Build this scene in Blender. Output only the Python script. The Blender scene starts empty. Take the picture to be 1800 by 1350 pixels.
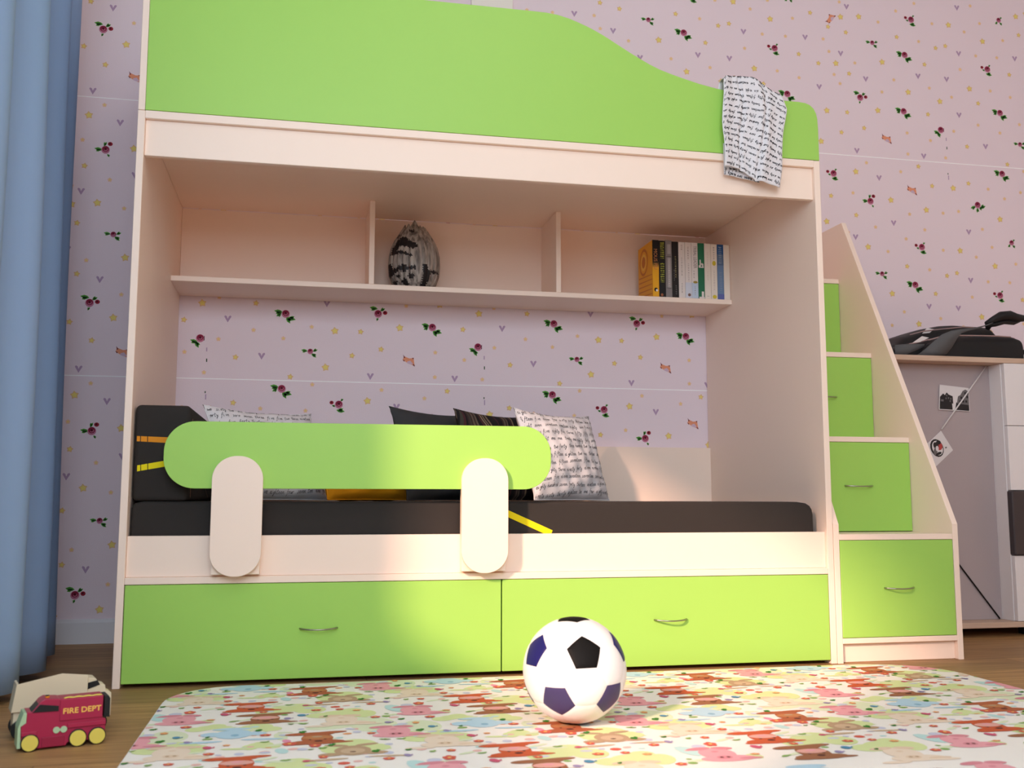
import bpy, bmesh, math, random
from mathutils import Vector, Matrix
R = math.radians
random.seed(7)
SC = bpy.context.scene
COL = SC.collection
SC.view_settings.view_transform = 'Standard'
SC.view_settings.look = 'None'
SC.view_settings.gamma = 1.0
SC.view_settings.use_curve_mapping = False
SC.view_settings.exposure = 0.0
SC.cycles.max_bounces = 14
SC.cycles.diffuse_bounces = 12

# ------------------------------------------------------------------ materials
def lin(c):
    return tuple(((x/255)/12.92 if x/255 <= 0.04045 else ((x/255+0.055)/1.055)**2.4) for x in c)

def mat(name, rgb, rough=0.5, spec=0.3, metal=0.0, bump=0.0, bscale=300.0, var=0.0, vscale=6.0, linear=False):
    m = bpy.data.materials.new(name); m.use_nodes = True
    nt = m.node_tree; b = nt.nodes['Principled BSDF']
    c = rgb if linear else lin(rgb)
    b.inputs['Base Color'].default_value = (*c, 1)
    b.inputs['Roughness'].default_value = rough
    b.inputs['Specular IOR Level'].default_value = spec
    b.inputs['Metallic'].default_value = metal
    if bump or var:
        tc = nt.nodes.new('ShaderNodeTexCoord')
    if bump:
        n = nt.nodes.new('ShaderNodeTexNoise'); n.inputs['Scale'].default_value = bscale
        n.inputs['Detail'].default_value = 3
        bp = nt.nodes.new('ShaderNodeBump'); bp.inputs['Strength'].default_value = bump
        bp.inputs['Distance'].default_value = 0.002
        nt.links.new(tc.outputs['Object'], n.inputs['Vector'])
        nt.links.new(n.outputs['Fac'], bp.inputs['Height'])
        nt.links.new(bp.outputs['Normal'], b.inputs['Normal'])
    if var:
        n = nt.nodes.new('ShaderNodeTexNoise'); n.inputs['Scale'].default_value = vscale
        n.inputs['Detail'].default_value = 4
        r = nt.nodes.new('ShaderNodeValToRGB')
        r.color_ramp.elements[0].position = 0.3; r.color_ramp.elements[1].position = 0.7
        r.color_ramp.elements[0].color = (*[x*(1-var) for x in c], 1)
        r.color_ramp.elements[1].color = (*[min(1, x*(1+var)) for x in c], 1)
        nt.links.new(tc.outputs['Object'], n.inputs['Vector'])
        nt.links.new(n.outputs['Fac'], r.inputs['Fac'])
        nt.links.new(r.outputs['Color'], b.inputs['Base Color'])
    return m

CREAM = mat('cream_laminate', (0.90, 0.735, 0.625), 0.45, 0.3, linear=True, bump=0.05, bscale=900)
GREEN = mat('lime_laminate', (0.34, 0.62, 0.115), 0.42, 0.3, linear=True, bump=0.05, bscale=900)
STEEL = mat('brushed_steel', (170, 165, 158), 0.28, 0.5, 1.0)
WHITE = mat('white_laminate', (0.76, 0.73, 0.74), 0.4, 0.3, linear=True)
ANTH = mat('anthracite_laminate', (62, 55, 57), 0.4, 0.3)
GREYP = mat('grey_felt_board', (172, 160, 162), 0.9, 0.1, bump=0.2, bscale=500)
DARKF = mat('charcoal_fabric', (50, 46, 44), 0.85, 0.2, bump=0.35, bscale=1400, var=0.08, vscale=900)
BLACK = mat('black', (22, 20, 21), 0.6, 0.2)
INK = mat('ink', (28, 24, 30), 0.8, 0.1)
YEL = mat('yellow_stripe', (226, 208, 20), 0.7, 0.2)
ORA = mat('orange_stripe', (216, 138, 34), 0.7, 0.2)
PEACH = mat('peach_stripe', (190, 140, 110), 0.7, 0.2)
BLUL = mat('blue_stripe', (70, 110, 160), 0.7, 0.2)

def fabric_folds(name, rgb, rough=0.85):
    return mat(name, rgb, rough, 0.15, bump=0.25, bscale=700)
COTTON = fabric_folds('white_cotton', (222, 220, 224))
ORANGEF = mat('mustard_fabric', (226, 150, 20), 0.8, 0.2, bump=0.2, bscale=700)
DARKP = mat('dark_slate_fabric', (58, 58, 60), 0.85, 0.2, bump=0.3, bscale=900)

def stripe_mat():
    m = bpy.data.materials.new('pinstripe_fabric'); m.use_nodes = True
    nt = m.node_tree; b = nt.nodes['Principled BSDF']; b.inputs['Roughness'].default_value = 0.85
    b.inputs['Specular IOR Level'].default_value = 0.15
    tc = nt.nodes.new('ShaderNodeTexCoord'); sp = nt.nodes.new('ShaderNodeSeparateXYZ')
    mu = nt.nodes.new('ShaderNodeMath'); mu.operation = 'MULTIPLY'; mu.inputs[1].default_value = 150
    fl = nt.nodes.new('ShaderNodeMath'); fl.operation = 'FLOOR'
    wn = nt.nodes.new('ShaderNodeTexWhiteNoise'); wn.noise_dimensions = '1D'
    r = nt.nodes.new('ShaderNodeValToRGB'); r.color_ramp.interpolation = 'CONSTANT'
    els = [(0, (34, 30, 32)), (0.42, (60, 46, 44)), (0.58, (98, 84, 74)), (0.7, (72, 40, 44)), (0.8, (126, 108, 88)), (0.88, (66, 62, 54)), (0.95, (150, 132, 112))]
    e = r.color_ramp.elements
    while len(e) < len(els): e.new(0.5)
    for i, (p, c) in enumerate(els): e[i].position = p; e[i].color = (*lin(c), 1)
    nt.links.new(tc.outputs['Object'], sp.inputs[0]); nt.links.new(sp.outputs['X'], mu.inputs[0])
    nt.links.new(mu.outputs[0], fl.inputs[0]); nt.links.new(fl.outputs[0], wn.inputs['W'])
    nt.links.new(wn.outputs['Value'], r.inputs['Fac']); nt.links.new(r.outputs['Color'], b.inputs['Base Color'])
    return m
PINS = stripe_mat()

def wood_mat(name, c1, c2, plank=None, rough=0.5, sx=1.2, sy=26.0):
    m = bpy.data.materials.new(name); m.use_nodes = True
    nt = m.node_tree; b = nt.nodes['Principled BSDF']; b.inputs['Roughness'].default_value = rough
    b.inputs['Specular IOR Level'].default_value = 0.3
    tc = nt.nodes.new('ShaderNodeTexCoord'); mp = nt.nodes.new('ShaderNodeMapping')
    mp.inputs['Scale'].default_value = (sx, sy, sy)
    n = nt.nodes.new('ShaderNodeTexNoise'); n.inputs['Scale'].default_value = 3.2; n.inputs['Detail'].default_value = 7
    n.inputs['Distortion'].default_value = 0.6
    r = nt.nodes.new('ShaderNodeValToRGB')
    r.color_ramp.elements[0].position = 0.3; r.color_ramp.elements[0].color = (*lin(c1), 1)
    r.color_ramp.elements[1].position = 0.72; r.color_ramp.elements[1].color = (*lin(c2), 1)
    nt.links.new(tc.outputs['Object'], mp.inputs['Vector']); nt.links.new(mp.outputs['Vector'], n.inputs['Vector'])
    nt.links.new(n.outputs['Fac'], r.inputs['Fac'])
    out = r.outputs['Color']
    if plank:
        bk = nt.nodes.new('ShaderNodeTexBrick')
        bk.inputs['Scale'].default_value = 1.0
        bk.inputs['Brick Width'].default_value = plank[0]; bk.inputs['Row Height'].default_value = plank[1]
        bk.inputs['Mortar Size'].default_value = 0.0012; bk.inputs['Mortar Smooth'].default_value = 0.1
        bk.inputs['Color1'].default_value = (0.82, 0.82, 0.82, 1); bk.inputs['Color2'].default_value = (1.12, 1.1, 1.08, 1)
        bk.inputs['Mortar'].default_value = (0.45, 0.42, 0.4, 1)
        nt.links.new(tc.outputs['Object'], bk.inputs['Vector'])
        mx = nt.nodes.new('ShaderNodeMix'); mx.data_type = 'RGBA'; mx.blend_type = 'MULTIPLY'
        mx.inputs['Factor'].default_value = 1.0
        nt.links.new(out, mx.inputs[6]); nt.links.new(bk.outputs['Color'], mx.inputs[7])
        out = mx.outputs[2]
    nt.links.new(out, b.inputs['Base Color'])
    return m
FLOORM = wood_mat('oak_laminate_floor', (140, 105, 68), (182, 143, 95), plank=(1.3, 0.19), rough=0.55)
OAKTOP = wood_mat('pale_oak_edge', (188, 160, 140), (206, 180, 160), sx=2, sy=40)

def vase_mat():
    """grey glaze streaked along the ribs"""
    m = bpy.data.materials.new('streaked_glaze'); m.use_nodes = True
    nt = m.node_tree; b = nt.nodes['Principled BSDF']; b.inputs['Roughness'].default_value = 0.55
    tc = nt.nodes.new('ShaderNodeTexCoord'); mp = nt.nodes.new('ShaderNodeMapping')
    mp.inputs['Scale'].default_value = (60, 60, 7)
    n = nt.nodes.new('ShaderNodeTexNoise'); n.inputs['Scale'].default_value = 1.5; n.inputs['Detail'].default_value = 4
    r = nt.nodes.new('ShaderNodeValToRGB'); e = r.color_ramp.elements
    e[0].position = 0.34; e[0].color = (*lin((92, 86, 82)), 1)
    e[1].position = 0.62; e[1].color = (*lin((176, 168, 160)), 1)
    nt.links.new(tc.outputs['Object'], mp.inputs['Vector']); nt.links.new(mp.outputs['Vector'], n.inputs['Vector'])
    nt.links.new(n.outputs['Fac'], r.inputs['Fac']); nt.links.new(r.outputs['Color'], b.inputs['Base Color'])
    return m
VASEM = vase_mat()

def curtain_mat():
    m = mat('blue_curtain_fabric', (0.27, 0.40, 0.63), 0.75, 0.25, linear=True, bump=0.2, bscale=900)
    return m
CURT = curtain_mat()

# ------------------------------------------------------------------ mesh tools
class MB:
    def __init__(s): s.v = []; s.f = []; s.m = []; s.sm = []
    def add(s, vs, fs, mi=0, smooth=False):
        o = len(s.v); s.v += [tuple(p) for p in vs]
        for f in fs: s.f.append(tuple(i+o for i in f)); s.m.append(mi); s.sm.append(smooth)
    def addbm(s, bm, mi=0, smooth=False):
        bm.verts.index_update()
        s.add([v.co[:] for v in bm.verts], [[v.index for v in f.verts] for f in bm.faces], mi, smooth); bm.free()
    def box(s, lo, hi, mi=0, bev=0.0012, seg=1, smooth=False):
        bm = bmesh.new()
        vs = [bm.verts.new((x, y, z)) for x in (lo[0], hi[0]) for y in (lo[1], hi[1]) for z in (lo[2], hi[2])]
        for q in ((0, 1, 3, 2), (4, 6, 7, 5), (0, 4, 5, 1), (2, 3, 7, 6), (0, 2, 6, 4), (1, 5, 7, 3)):
            bm.faces.new([vs[i] for i in q])
        if bev: bmesh.ops.bevel(bm, geom=bm.edges[:], offset=bev, segments=seg, profile=0.5, affect='EDGES')
        s.addbm(bm, mi, smooth); return s
    def prism(s, pts, a, b, axis='y', mi=0, bev=0.0, seg=2, smooth=False):
        """extrude the 2D outline pts between a and b along axis"""
        def P(p, t):
            if axis == 'y': return (p[0], t, p[1])
            if axis == 'x': return (t, p[0], p[1])
            return (p[0], p[1], t)
        bm = bmesh.new()
        A = [bm.verts.new(P(p, a)) for p in pts]; B = [bm.verts.new(P(p, b)) for p in pts]
        fa = bm.faces.new(A); fb = bm.faces.new(B[::-1]); n = len(pts)
        for i in range(n): bm.faces.new((A[i], B[i], B[(i+1) % n], A[(i+1) % n]))
        bmesh.ops.recalc_face_normals(bm, faces=bm.faces[:])
        if bev:
            ed = [e for f in (fa, fb) for e in f.edges]
            bmesh.ops.bevel(bm, geom=ed, offset=bev, segments=seg, profile=0.5, affect='EDGES')
        big = [f for f in bm.faces if len(f.verts) > 4]
        bmesh.ops.triangulate(bm, faces=big)
        s.addbm(bm, mi, smooth); return s
    def tube(s, path, r, n=10, mi=0, caps=True, flat=1.0):
        rr = r if isinstance(r, (list, tuple)) else [r]*len(path)
        pts = [Vector(p) for p in path]; rings = []; up = Vector((0.13, 0.2, 0.97))
        for i, p in enumerate(pts):
            t = (pts[min(i+1, len(pts)-1)] - pts[max(i-1, 0)]).normalized()
            u = t.cross(up)
            if u.length < 1e-4: u = t.cross(Vector((1, 0, 0)))
            u.normalize(); w = u.cross(t).normalized()
            rings.append([p + u*rr[i]*math.cos(2*math.pi*k/n) + w*rr[i]*flat*math.sin(2*math.pi*k/n) for k in range(n)])
        vs = [q for g in rings for q in g]; fs = []
        for i in range(len(rings)-1):
            for k in range(n): fs.append((i*n+k, i*n+(k+1) % n, (i+1)*n+(k+1) % n, (i+1)*n+k))
        if caps: fs.append(tuple(range(n))[::-1]); fs.append(tuple((len(rings)-1)*n+k for k in range(n)))
        s.add(vs, fs, mi, True); return s
    def grid(s, fn, nu, nv, mi=0, closed_u=False, smooth=True, u0=0, u1=1, v0=0, v1=1):
        vs = []; fs = []
        for j in range(nv+1):
            for i in range(nu+1): vs.append(fn(u0+(u1-u0)*i/nu, v0+(v1-v0)*j/nv))
        for j in range(nv):
            for i in range(nu):
                a = j*(nu+1)+i; fs.append((a, a+1, a+nu+2, a+nu+1))
        s.add(vs, fs, mi, smooth); return s
    def disc(s, c, r, axis='y', mi=0, n=24, th=0.002, bev=0.0):
        pts = [(c[0]+r*math.cos(2*math.pi*k/n), c[1]+r*math.sin(2*math.pi*k/n)) for k in range(n)]
        return s.prism(pts, c[2], c[2]+th, axis, mi, bev)
    def build(s, name, mats, parent=None, loc=None, rot=None, recalc=False):
        me = bpy.data.meshes.new(name); me.from_pydata(s.v, [], s.f)
        mats = mats if isinstance(mats, (list, tuple)) else [mats]
        for m in mats: me.materials.append(m)
        me.polygons.foreach_set('material_index', s.m); me.polygons.foreach_set('use_smooth', s.sm)
        me.update()
        if recalc:
            bm = bmesh.new(); bm.from_mesh(me); bmesh.ops.recalc_face_normals(bm, faces=bm.faces[:]); bm.to_mesh(me); bm.free()
        o = bpy.data.objects.new(name, me); COL.objects.link(o)
        if parent: o.parent = parent
        if loc: o.location = loc
        if rot: o.rotation_euler = rot
        return o

def tag(o, label, cat, group=None, kind=None):
    if label: o['label'] = label
    if cat: o['category'] = cat
    if group: o['group'] = group
    if kind: o['kind'] = kind
    return o
def thing(name, label, cat, loc=(0, 0, 0), rotz=0, group=None):
    o = bpy.data.objects.new(name, None); COL.objects.link(o)
    o.location = loc; o.rotation_euler = (0, 0, rotz); o.empty_display_size = 0.1
    return tag(o, label, cat, group)
def struct(o, label=None):
    o['kind'] = 'structure'
    if label: o['label'] = label
    return o

def rrect(x0, z0, x1, z1, r, n=10):
    """rounded rectangle outline, counter-clockwise"""
    pts = []
    for cx, cz, a0 in ((x1-r, z0+r, -90), (x1-r, z1-r, 0), (x0+r, z1-r, 90), (x0+r, z0+r, 180)):
        for k in range(n+1):
            a = R(a0+90*k/n); pts.append((cx+r*math.cos(a), cz+r*math.sin(a)))
    return pts

def clip_convex(poly, win):
    """Sutherland-Hodgman, win counter-clockwise"""
    out = poly
    n = len(win)
    for i in range(n):
        a = win[i]; b = win[(i+1) % n]
        def side(p): return (b[0]-a[0])*(p[1]-a[1])-(b[1]-a[1])*(p[0]-a[0])
        inp = out; out = []
        for k in range(len(inp)):
            p = inp[k]; q = inp[(k+1) % len(inp)]; sp, sq = side(p), side(q)
            if sp >= 0: out.append(p)
            if (sp >= 0) != (sq >= 0):
                t = sp/(sp-sq); out.append((p[0]+t*(q[0]-p[0]), p[1]+t*(q[1]-p[1])))
        if len(out) < 3: return []
    return out
def tri_area(p):
    return 0.5*sum(p[i][0]*p[(i+1) % len(p)][1]-p[(i+1) % len(p)][0]*p[i][1] for i in range(len(p)))
def ell(cx, cy, rx, ry, rot=0, n=14):
    c, s_ = math.cos(R(rot)), math.sin(R(rot)); o = []
    for k in range(n):
        a = 2*math.pi*k/n; x, y = rx*math.cos(a), ry*math.sin(a)
        o.append((cx+x*c-y*s_, cy+x*s_+y*c))
    return o
def leaf(cx, cy, L, W, rot):
    pts = [(-L, 0), (-L*.45, -W*.85), (L*.2, -W), (L, 0), (L*.2, W), (-L*.45, W*.85)]
    c, s_ = math.cos(R(rot)), math.sin(R(rot))
    return [(cx+x*c-y*s_, cy+x*s_+y*c) for x, y in pts]
def starp(cx, cy, r, rot=0, inner=0.52, n=5):
    o = []
    for k in range(2*n):
        a = R(rot+90)+math.pi*k/n; q = r if k % 2 == 0 else r*inner
        o.append((cx+q*math.cos(a), cy+q*math.sin(a)))
    return o
def fan(poly):
    """triangulate a star-shaped polygon about its centroid -> list of triangles"""
    cx = sum(p[0] for p in poly)/len(poly); cy = sum(p[1] for p in poly)/len(poly)
    return [[(cx, cy), poly[i], poly[(i+1) % len(poly)]] for i in range(len(poly))]

# lettering -----------------------------------------------------------------
_tc = {}
def text2d(s, shear=0.0):
    """flat letter outlines of s as (verts, faces, width), cap height about 0.7"""
    key = (s, shear)
    if key in _tc: return _tc[key]
    cu = bpy.data.curves.new('lettering', 'FONT'); cu.body = s; cu.size = 1.0; cu.shear = shear; cu.resolution_u = 3
    o = bpy.data.objects.new('lettering', cu); COL.objects.link(o)
    dg = bpy.context.evaluated_depsgraph_get(); dg.update()
    me = bpy.data.meshes.new_from_object(o.evaluated_get(dg))
    vs = [(v.co.x, v.co.y) for v in me.vertices]; fs = [tuple(p.vertices) for p in me.polygons]
    bpy.data.objects.remove(o); bpy.data.curves.remove(cu); bpy.data.meshes.remove(me)
    x0 = min(v[0] for v in vs); x1 = max(v[0] for v in vs)
    vs = [(x-x0, y) for x, y in vs]
    _tc[key] = (vs, fs, x1-x0); return _tc[key]
def put_text(mb, s, fn, w, h, mi, shear=0.0):
    """letters of s in the box 0..w by 0..h, placed by fn(x, y) -> point"""
    vs, fs, W = text2d(s, shear)
    mb.add([fn(x/W*w, y/0.70*h) for x, y in vs], fs, mi)

HW = {
'n': [[(0, .9), (.05, 0), (.1, .6), (.3, 1), (.45, .8), (.45, 0), (.65, .2)]],
'e': [[(0, .45), (.4, .6), (.35, .95), (.12, .9), (0, .4), (.2, 0), (.6, .2)]],
't': [[(.25, 1.7), (.15, .1), (.3, 0), (.5, .2)], [(-.05, 1.1), (.5, 1.2)]],
'w': [[(0, 1), (.1, .05), (.35, .8), (.5, .05), (.8, 1), (.95, .8)]],
'o': [[(.2, 1), (0, .5), (.2, 0), (.42, .5), (.2, 1), (.6, .85)]],
'i': [[(.05, .9), (.05, .1), (.3, .15)], [(.08, 1.35), (.12, 1.4)]],
'f': [[(.55, 1.6), (.35, 1.95), (.2, 1.3), (.1, -.8), (-.1, -.6)], [(-.05, .9), (.5, 1)]],
'h': [[(.1, 2), (0, 0), (.1, .7), (.35, .9), (.4, 0), (.6, .2)]],
'r': [[(0, .9), (.05, 0), (.1, .7), (.35, 1), (.5, .8)]],
'u': [[(0, 1), (.05, .1), (.3, .1), (.45, 1), (.45, .05), (.65, .2)]],
'y': [[(0, 1), (.08, .3), (.3, .3), (.45, 1), (.3, -.8), (0, -.6), (.55, .2)]],
'v': [[(0, 1), (.2, 0), (.45, 1), (.6, .9)]],
'x': [[(0, 1), (.45, 0)], [(.45, 1), (0, 0)]],
's': [[(.45, .95), (.15, .85), (.35, .4), (.2, 0), (-.05, .1)], [(.3, .1), (.5, .2)]],
'g': [[(.4, .9), (.1, .9), (.05, .3), (.3, .25), (.42, 1), (.3, -.8), (0, -.6), (.55, .2)]],
'z': [[(0, 1), (.45, 1), (0, 0), (.5, .08)]],
'l': [[(.1, 1.9), (.02, .1), (.3, .15)]],
'd': [[(.4, .8), (.1, .85), (.05, .1), (.3, .1), (.5, 2), (.42, 0), (.6, .2)]],
}
WORDS = 'one twenty two three forty five nineteen zero eighteen five twenty fifteen thirty six eighty four nine hundred twelve forty two seven ninety three seventeen fifty eight thirteen ten eleven sixty'.split()
def scribble(w, h, rows, size, seed, lw=0.0011, slope=0.03):
    """rows of handwriting in the box w x h -> list of quads"""
    rnd = random.Random(seed); Q = []
    for r in range(rows):
        y = h - (r+0.75)*h/rows; x = rnd.uniform(-.3, .25)*size*3
        ph = rnd.uniform(0, 6)
        while x < w:
            for ch in rnd.choice(WORDS):
                for st in HW[ch]:
                    pts = []
                    for k in range(len(st)-1):      # smooth the stroke a little
                        a, b = st[k], st[k+1]
                        for t in (0, .34, .67): pts.append((a[0]+(b[0]-a[0])*t, a[1]+(b[1]-a[1])*t))
                    pts.append(st[-1])
                    sm = [pts[0]]+[((pts[i-1][0]+2*pts[i][0]+pts[i+1][0])/4, (pts[i-1][1]+2*pts[i][1]+pts[i+1][1])/4) for i in range(1, len(pts)-1)]+[pts[-1]]
                    P = []
                    for px, py in sm:
                        X = x+(px*1.35+py*.25)*size; Y = y+py*size+slope*X+size*.3*math.sin(X*18+ph)
                        P.append((X, Y))
                    for i in range(len(P)-1):
                        (ax, ay), (bx, by) = P[i], P[i+1]; dx, dy = bx-ax, by-ay; L = math.hypot(dx, dy) or 1e-6
                        ex, ey = dx/L*lw*.3, dy/L*lw*.3
                        nx, ny = -dy/L*lw/2, dx/L*lw/2
                        q = [(ax-nx-ex, ay-ny-ey), (bx-nx+ex, by-ny+ey), (bx+nx+ex, by+ny+ey), (ax+nx-ex, ay+ny-ey)]
                        if all(0.002 < p[0] < w-0.002 and 0.002 < p[1] < h-0.002 for p in q): Q.append(q)
                x += size*rnd.uniform(.80, .95)
            x += size*rnd.uniform(1.0, 1.8)
    return Q
# ================================================================== THE ROOM
XL, XR, YF, YW, ZC = -0.42, 4.3, -4.3, 0.8946, 3.1
PX, PZ, UX, VZ = 1.008, 1.0094, 1.127, 0.9132      # wallpaper repeat and its origin

WALLP = mat('wallpaper_ground', (0.81, 0.69, 0.745), 0.75, 0.15, linear=True, bump=0.25, bscale=350)
WP = [WALLP,
      mat('wp_seam', (252, 250, 252), 0.8), mat('wp_star', (232, 214, 122), 0.8), mat('wp_star_edge', (226, 188, 138), 0.8),
      mat('wp_dot', (236, 196, 168), 0.8), mat('wp_heart', (178, 150, 180), 0.8), mat('wp_rose', (134, 32, 62), 0.8),
      mat('wp_rose_pale', (190, 120, 146), 0.8), mat('wp_rose_deep', (62, 8, 28), 0.8), mat('wp_leaf', (86, 158, 60), 0.8),
      mat('wp_leaf_dark', (28, 66, 32), 0.8), mat('wp_fox', (226, 150, 116), 0.8), mat('wp_fox_dark', (120, 50, 52), 0.8),
      mat('wp_fox_pale', (206, 178, 198), 0.8), mat('wp_bud', (150, 34, 52), 0.8)]
SEAM, ST, STE, DOT, HRT, RO, ROP, ROD, LF, LFD, FX, FXD, FXP, BUD = range(1, 15)

def motif(k):
    """list of (layer, material, polygon) about the origin"""
    o = []
    if k == 'L': o = [(0, STE, p) for p in fan(starp(0, 0, .0155, 8, .62))] + [(1, ST, p) for p in fan(starp(0, 0, .0105, 8, .6))]
    elif k == 'M': o = [(0, STE, p) for p in fan(starp(0, 0, .012, -10, .62))] + [(1, ST, p) for p in fan(starp(0, 0, .0066, -10, .6))]
    elif k == 'S': o = [(0, DOT, p) for p in fan(starp(0, 0, .0088, 0, .75))] + [(1, ST, p) for p in fan(starp(0, 0, .0035, 0, .7))]
    elif k == 'H':
        for sx in (-1, 1):
            p = [(0, -.0135), (sx*.0035, -.002), (0, .000), (0, -.0135)]
            o.append((0, HRT, [(0, -.0145), (sx*.0125, .007), (sx*.0095, .0115), (sx*.0035, .0085), (0, -.001)]))
    elif k[0] == 'F':
        a = {'F1': 75, 'F2': 0, 'F3': 10}[k]
        def rt(pts):
            c, s_ = math.cos(R(a)), math.sin(R(a)); return [(x*c-y*s_, x*s_+y*c) for x, y in pts]
        o = [(0, FX, rt([(-.018, .018), (.002, .010), (.018, .012), (.022, -.018), (-.004, -.008), (-.022, .004)])),
             (1, FXD, rt([(-.021, .024), (-.013, .013), (-.018, .010)])), (1, FXD, rt([(-.024, .006), (-.015, .002), (-.017, -.003)])),
             (1, FXP, rt([(-.006, -.002), (.006, .002), (.017, -.012), (.004, -.012), (-.006, -.008)])),
             (2, FXD, rt([(.015, -.010), (.022, -.014), (.023, -.020), (.017, -.017)])),
             (1, FXD, rt([(.012, .012), (.019, .013), (.017, .006)]))]
    else:
        r = .0135; lv = []; buds = []
        if k == 'Ra': buds = [(168, .027, .0075)]; lv = [(-75, .025, .013, -10), (55, .019, .006, 40), (-160, .020, .006, -30)]
        if k == 'Rb': lv = [(165, .027, .013, 170), (-170, .024, .010, -140), (-40, .028, .013, -15), (-68, .026, .012, -60)]
        if k == 'Rc': buds = [(8, .026, .0085)]; lv = [(130, .026, .013, 170), (42, .022, .009, 30), (-95, .022, .006, 60)]
        if k == 'Rd': lv = [(-150, .025, .012, -160), (-20, .026, .013, 20), (-95, .024, .010, -100), (-50, .02, .009, -60)]
        if k == 'Re': r = .0095; lv = [(175, .021, .010, 170), (-50, .020, .010, -40), (10, .018, .008, 20)]
        if k == 'Rf': r = .0105; lv = [(-130, .019, .008, -130), (-60, .020, .008, -50), (40, .015, .006, 40)]
        if k == 'Rg': lv = [(-150, .024, .012, 160), (-115, .026, .012, -60)]
        if k == 'Rh': buds = [(55, .026, .0085)]; lv = [(180, .024, .012, 170), (95, .020, .008, 60), (-65, .024, .006, -60)]
        for a, d, L, ro in lv:
            x, y = d*math.cos(R(a)), d*math.sin(R(a))
            o.append((0, LF, leaf(x, y, L*1.2, L*.52, ro))); o.append((0, LF, leaf(x-L*.35*math.sin(R(ro)), y+L*.35*math.cos(R(ro)), L*.75, L*.4, ro+38))); o.append((1, LFD, leaf(x+.0005, y-.0012, L*.8, L*.17, ro)))
        for a, d, q in buds:
            x, y = d*math.cos(R(a)), d*math.sin(R(a)); o.append((1, BUD, ell(x, y, q, q*.9, 0, 10))); o.append((2, ROD, ell(x-.001, y+.001, q*.35, q*.4, 0, 7)))
        o += [(1, ROP, ell(0, -.0012, r*1.08, r*1.08, 0, 14)), (2, RO, ell(0, .0016, r*.85, r*.8, 0, 12)), (3, ROP, ell(.001, -.001, r*.5, r*.38, 20, 10)), (4, RO, ell(0, .001, r*.42, r*.36, 0, 9)), (5, ROD, ell(0, .0022, r*.25, r*.25, 0, 8))]
        if k == 'Rg': o.append((3, ROD, [(.0125, -.010), (.0150, -.008), (.0150, .008), (.0125, .006)]))
    return o
WPT = [t.split(',') for t in 'F1,0.484,0.596;F2,0.723,0.084;F2,0.832,0.876;H,0.017,0.377;H,0.069,0.220;H,0.083,0.500;H,0.086,0.711;H,0.191,0.088;H,0.362,0.503;H,0.419,0.290;H,0.524,0.447;H,0.582,0.024;H,0.637,0.344;H,0.680,0.922;H,0.739,0.730;H,0.887,0.379;H,0.896,0.023;L,0.022,0.899;L,0.040,0.626;L,0.127,0.343;L,0.205,0.567;L,0.242,0.775;L,0.419,0.052;L,0.431,0.718;L,0.450,0.188;L,0.573,0.941;L,0.616,0.620;L,0.688,0.208;L,0.718,0.426;L,0.731,0.828;L,0.836,0.302;L,0.896,0.795;L,0.987,0.273;M,0.019,0.528;M,0.097,0.925;M,0.100,0.080;M,0.166,0.280;M,0.294,0.014;M,0.330,0.425;M,0.389,0.614;M,0.419,0.393;M,0.455,0.829;M,0.514,0.098;M,0.544,0.188;M,0.552,0.543;M,0.567,0.753;M,0.620,0.125;M,0.793,0.546;M,0.868,0.984;M,0.921,0.434;M,0.926,0.210;M,0.929,0.902;M,0.979,0.514;Rd,0.136,0.833;Ra,0.221,0.441;Rb,0.265,0.980;Rb,0.272,0.246;Rf,0.292,0.675;Re,0.363,0.110;Ra,0.470,0.927;Rc,0.607,0.259;Rh,0.635,0.818;Re,0.675,0.509;Rb,0.810,0.215;Rb,0.827,0.469;Ra,0.866,0.633;Rg,0.984,0.146;S,0.037,0.297;S,0.039,0.144;S,0.042,0.798;S,0.086,0.427;S,0.116,0.602;S,0.153,0.726;S,0.160,0.181;S,0.167,0.497;S,0.192,0.906;S,0.195,0.649;S,0.230,0.342;S,0.266,0.154;S,0.270,0.868;S,0.272,0.498;S,0.307,0.581;S,0.328,0.321;S,0.351,0.901;S,0.366,0.200;S,0.373,0.997;S,0.445,0.503;S,0.516,0.312;S,0.527,0.677;S,0.556,0.848;S,0.589,0.410;S,0.624,0.983;S,0.654,0.707;S,0.707,0.605;S,0.711,0.292;S,0.770,0.351;S,0.783,0.955;S,0.794,0.664;S,0.816,0.772;S,0.821,0.026;S,0.822,0.119;S,0.884,0.708;S,0.898,0.536;S,0.932,0.094;S,0.939,0.329;S,0.967,0.624;S,0.975,0.786;S,1.001,0.022;L,0.500,0.400;M,0.560,0.360;S,0.470,0.450;S,0.490,0.350;M,0.470,0.560;L,0.530,0.610;H,0.560,0.660;L,0.380,0.700'.split(';')]

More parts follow.
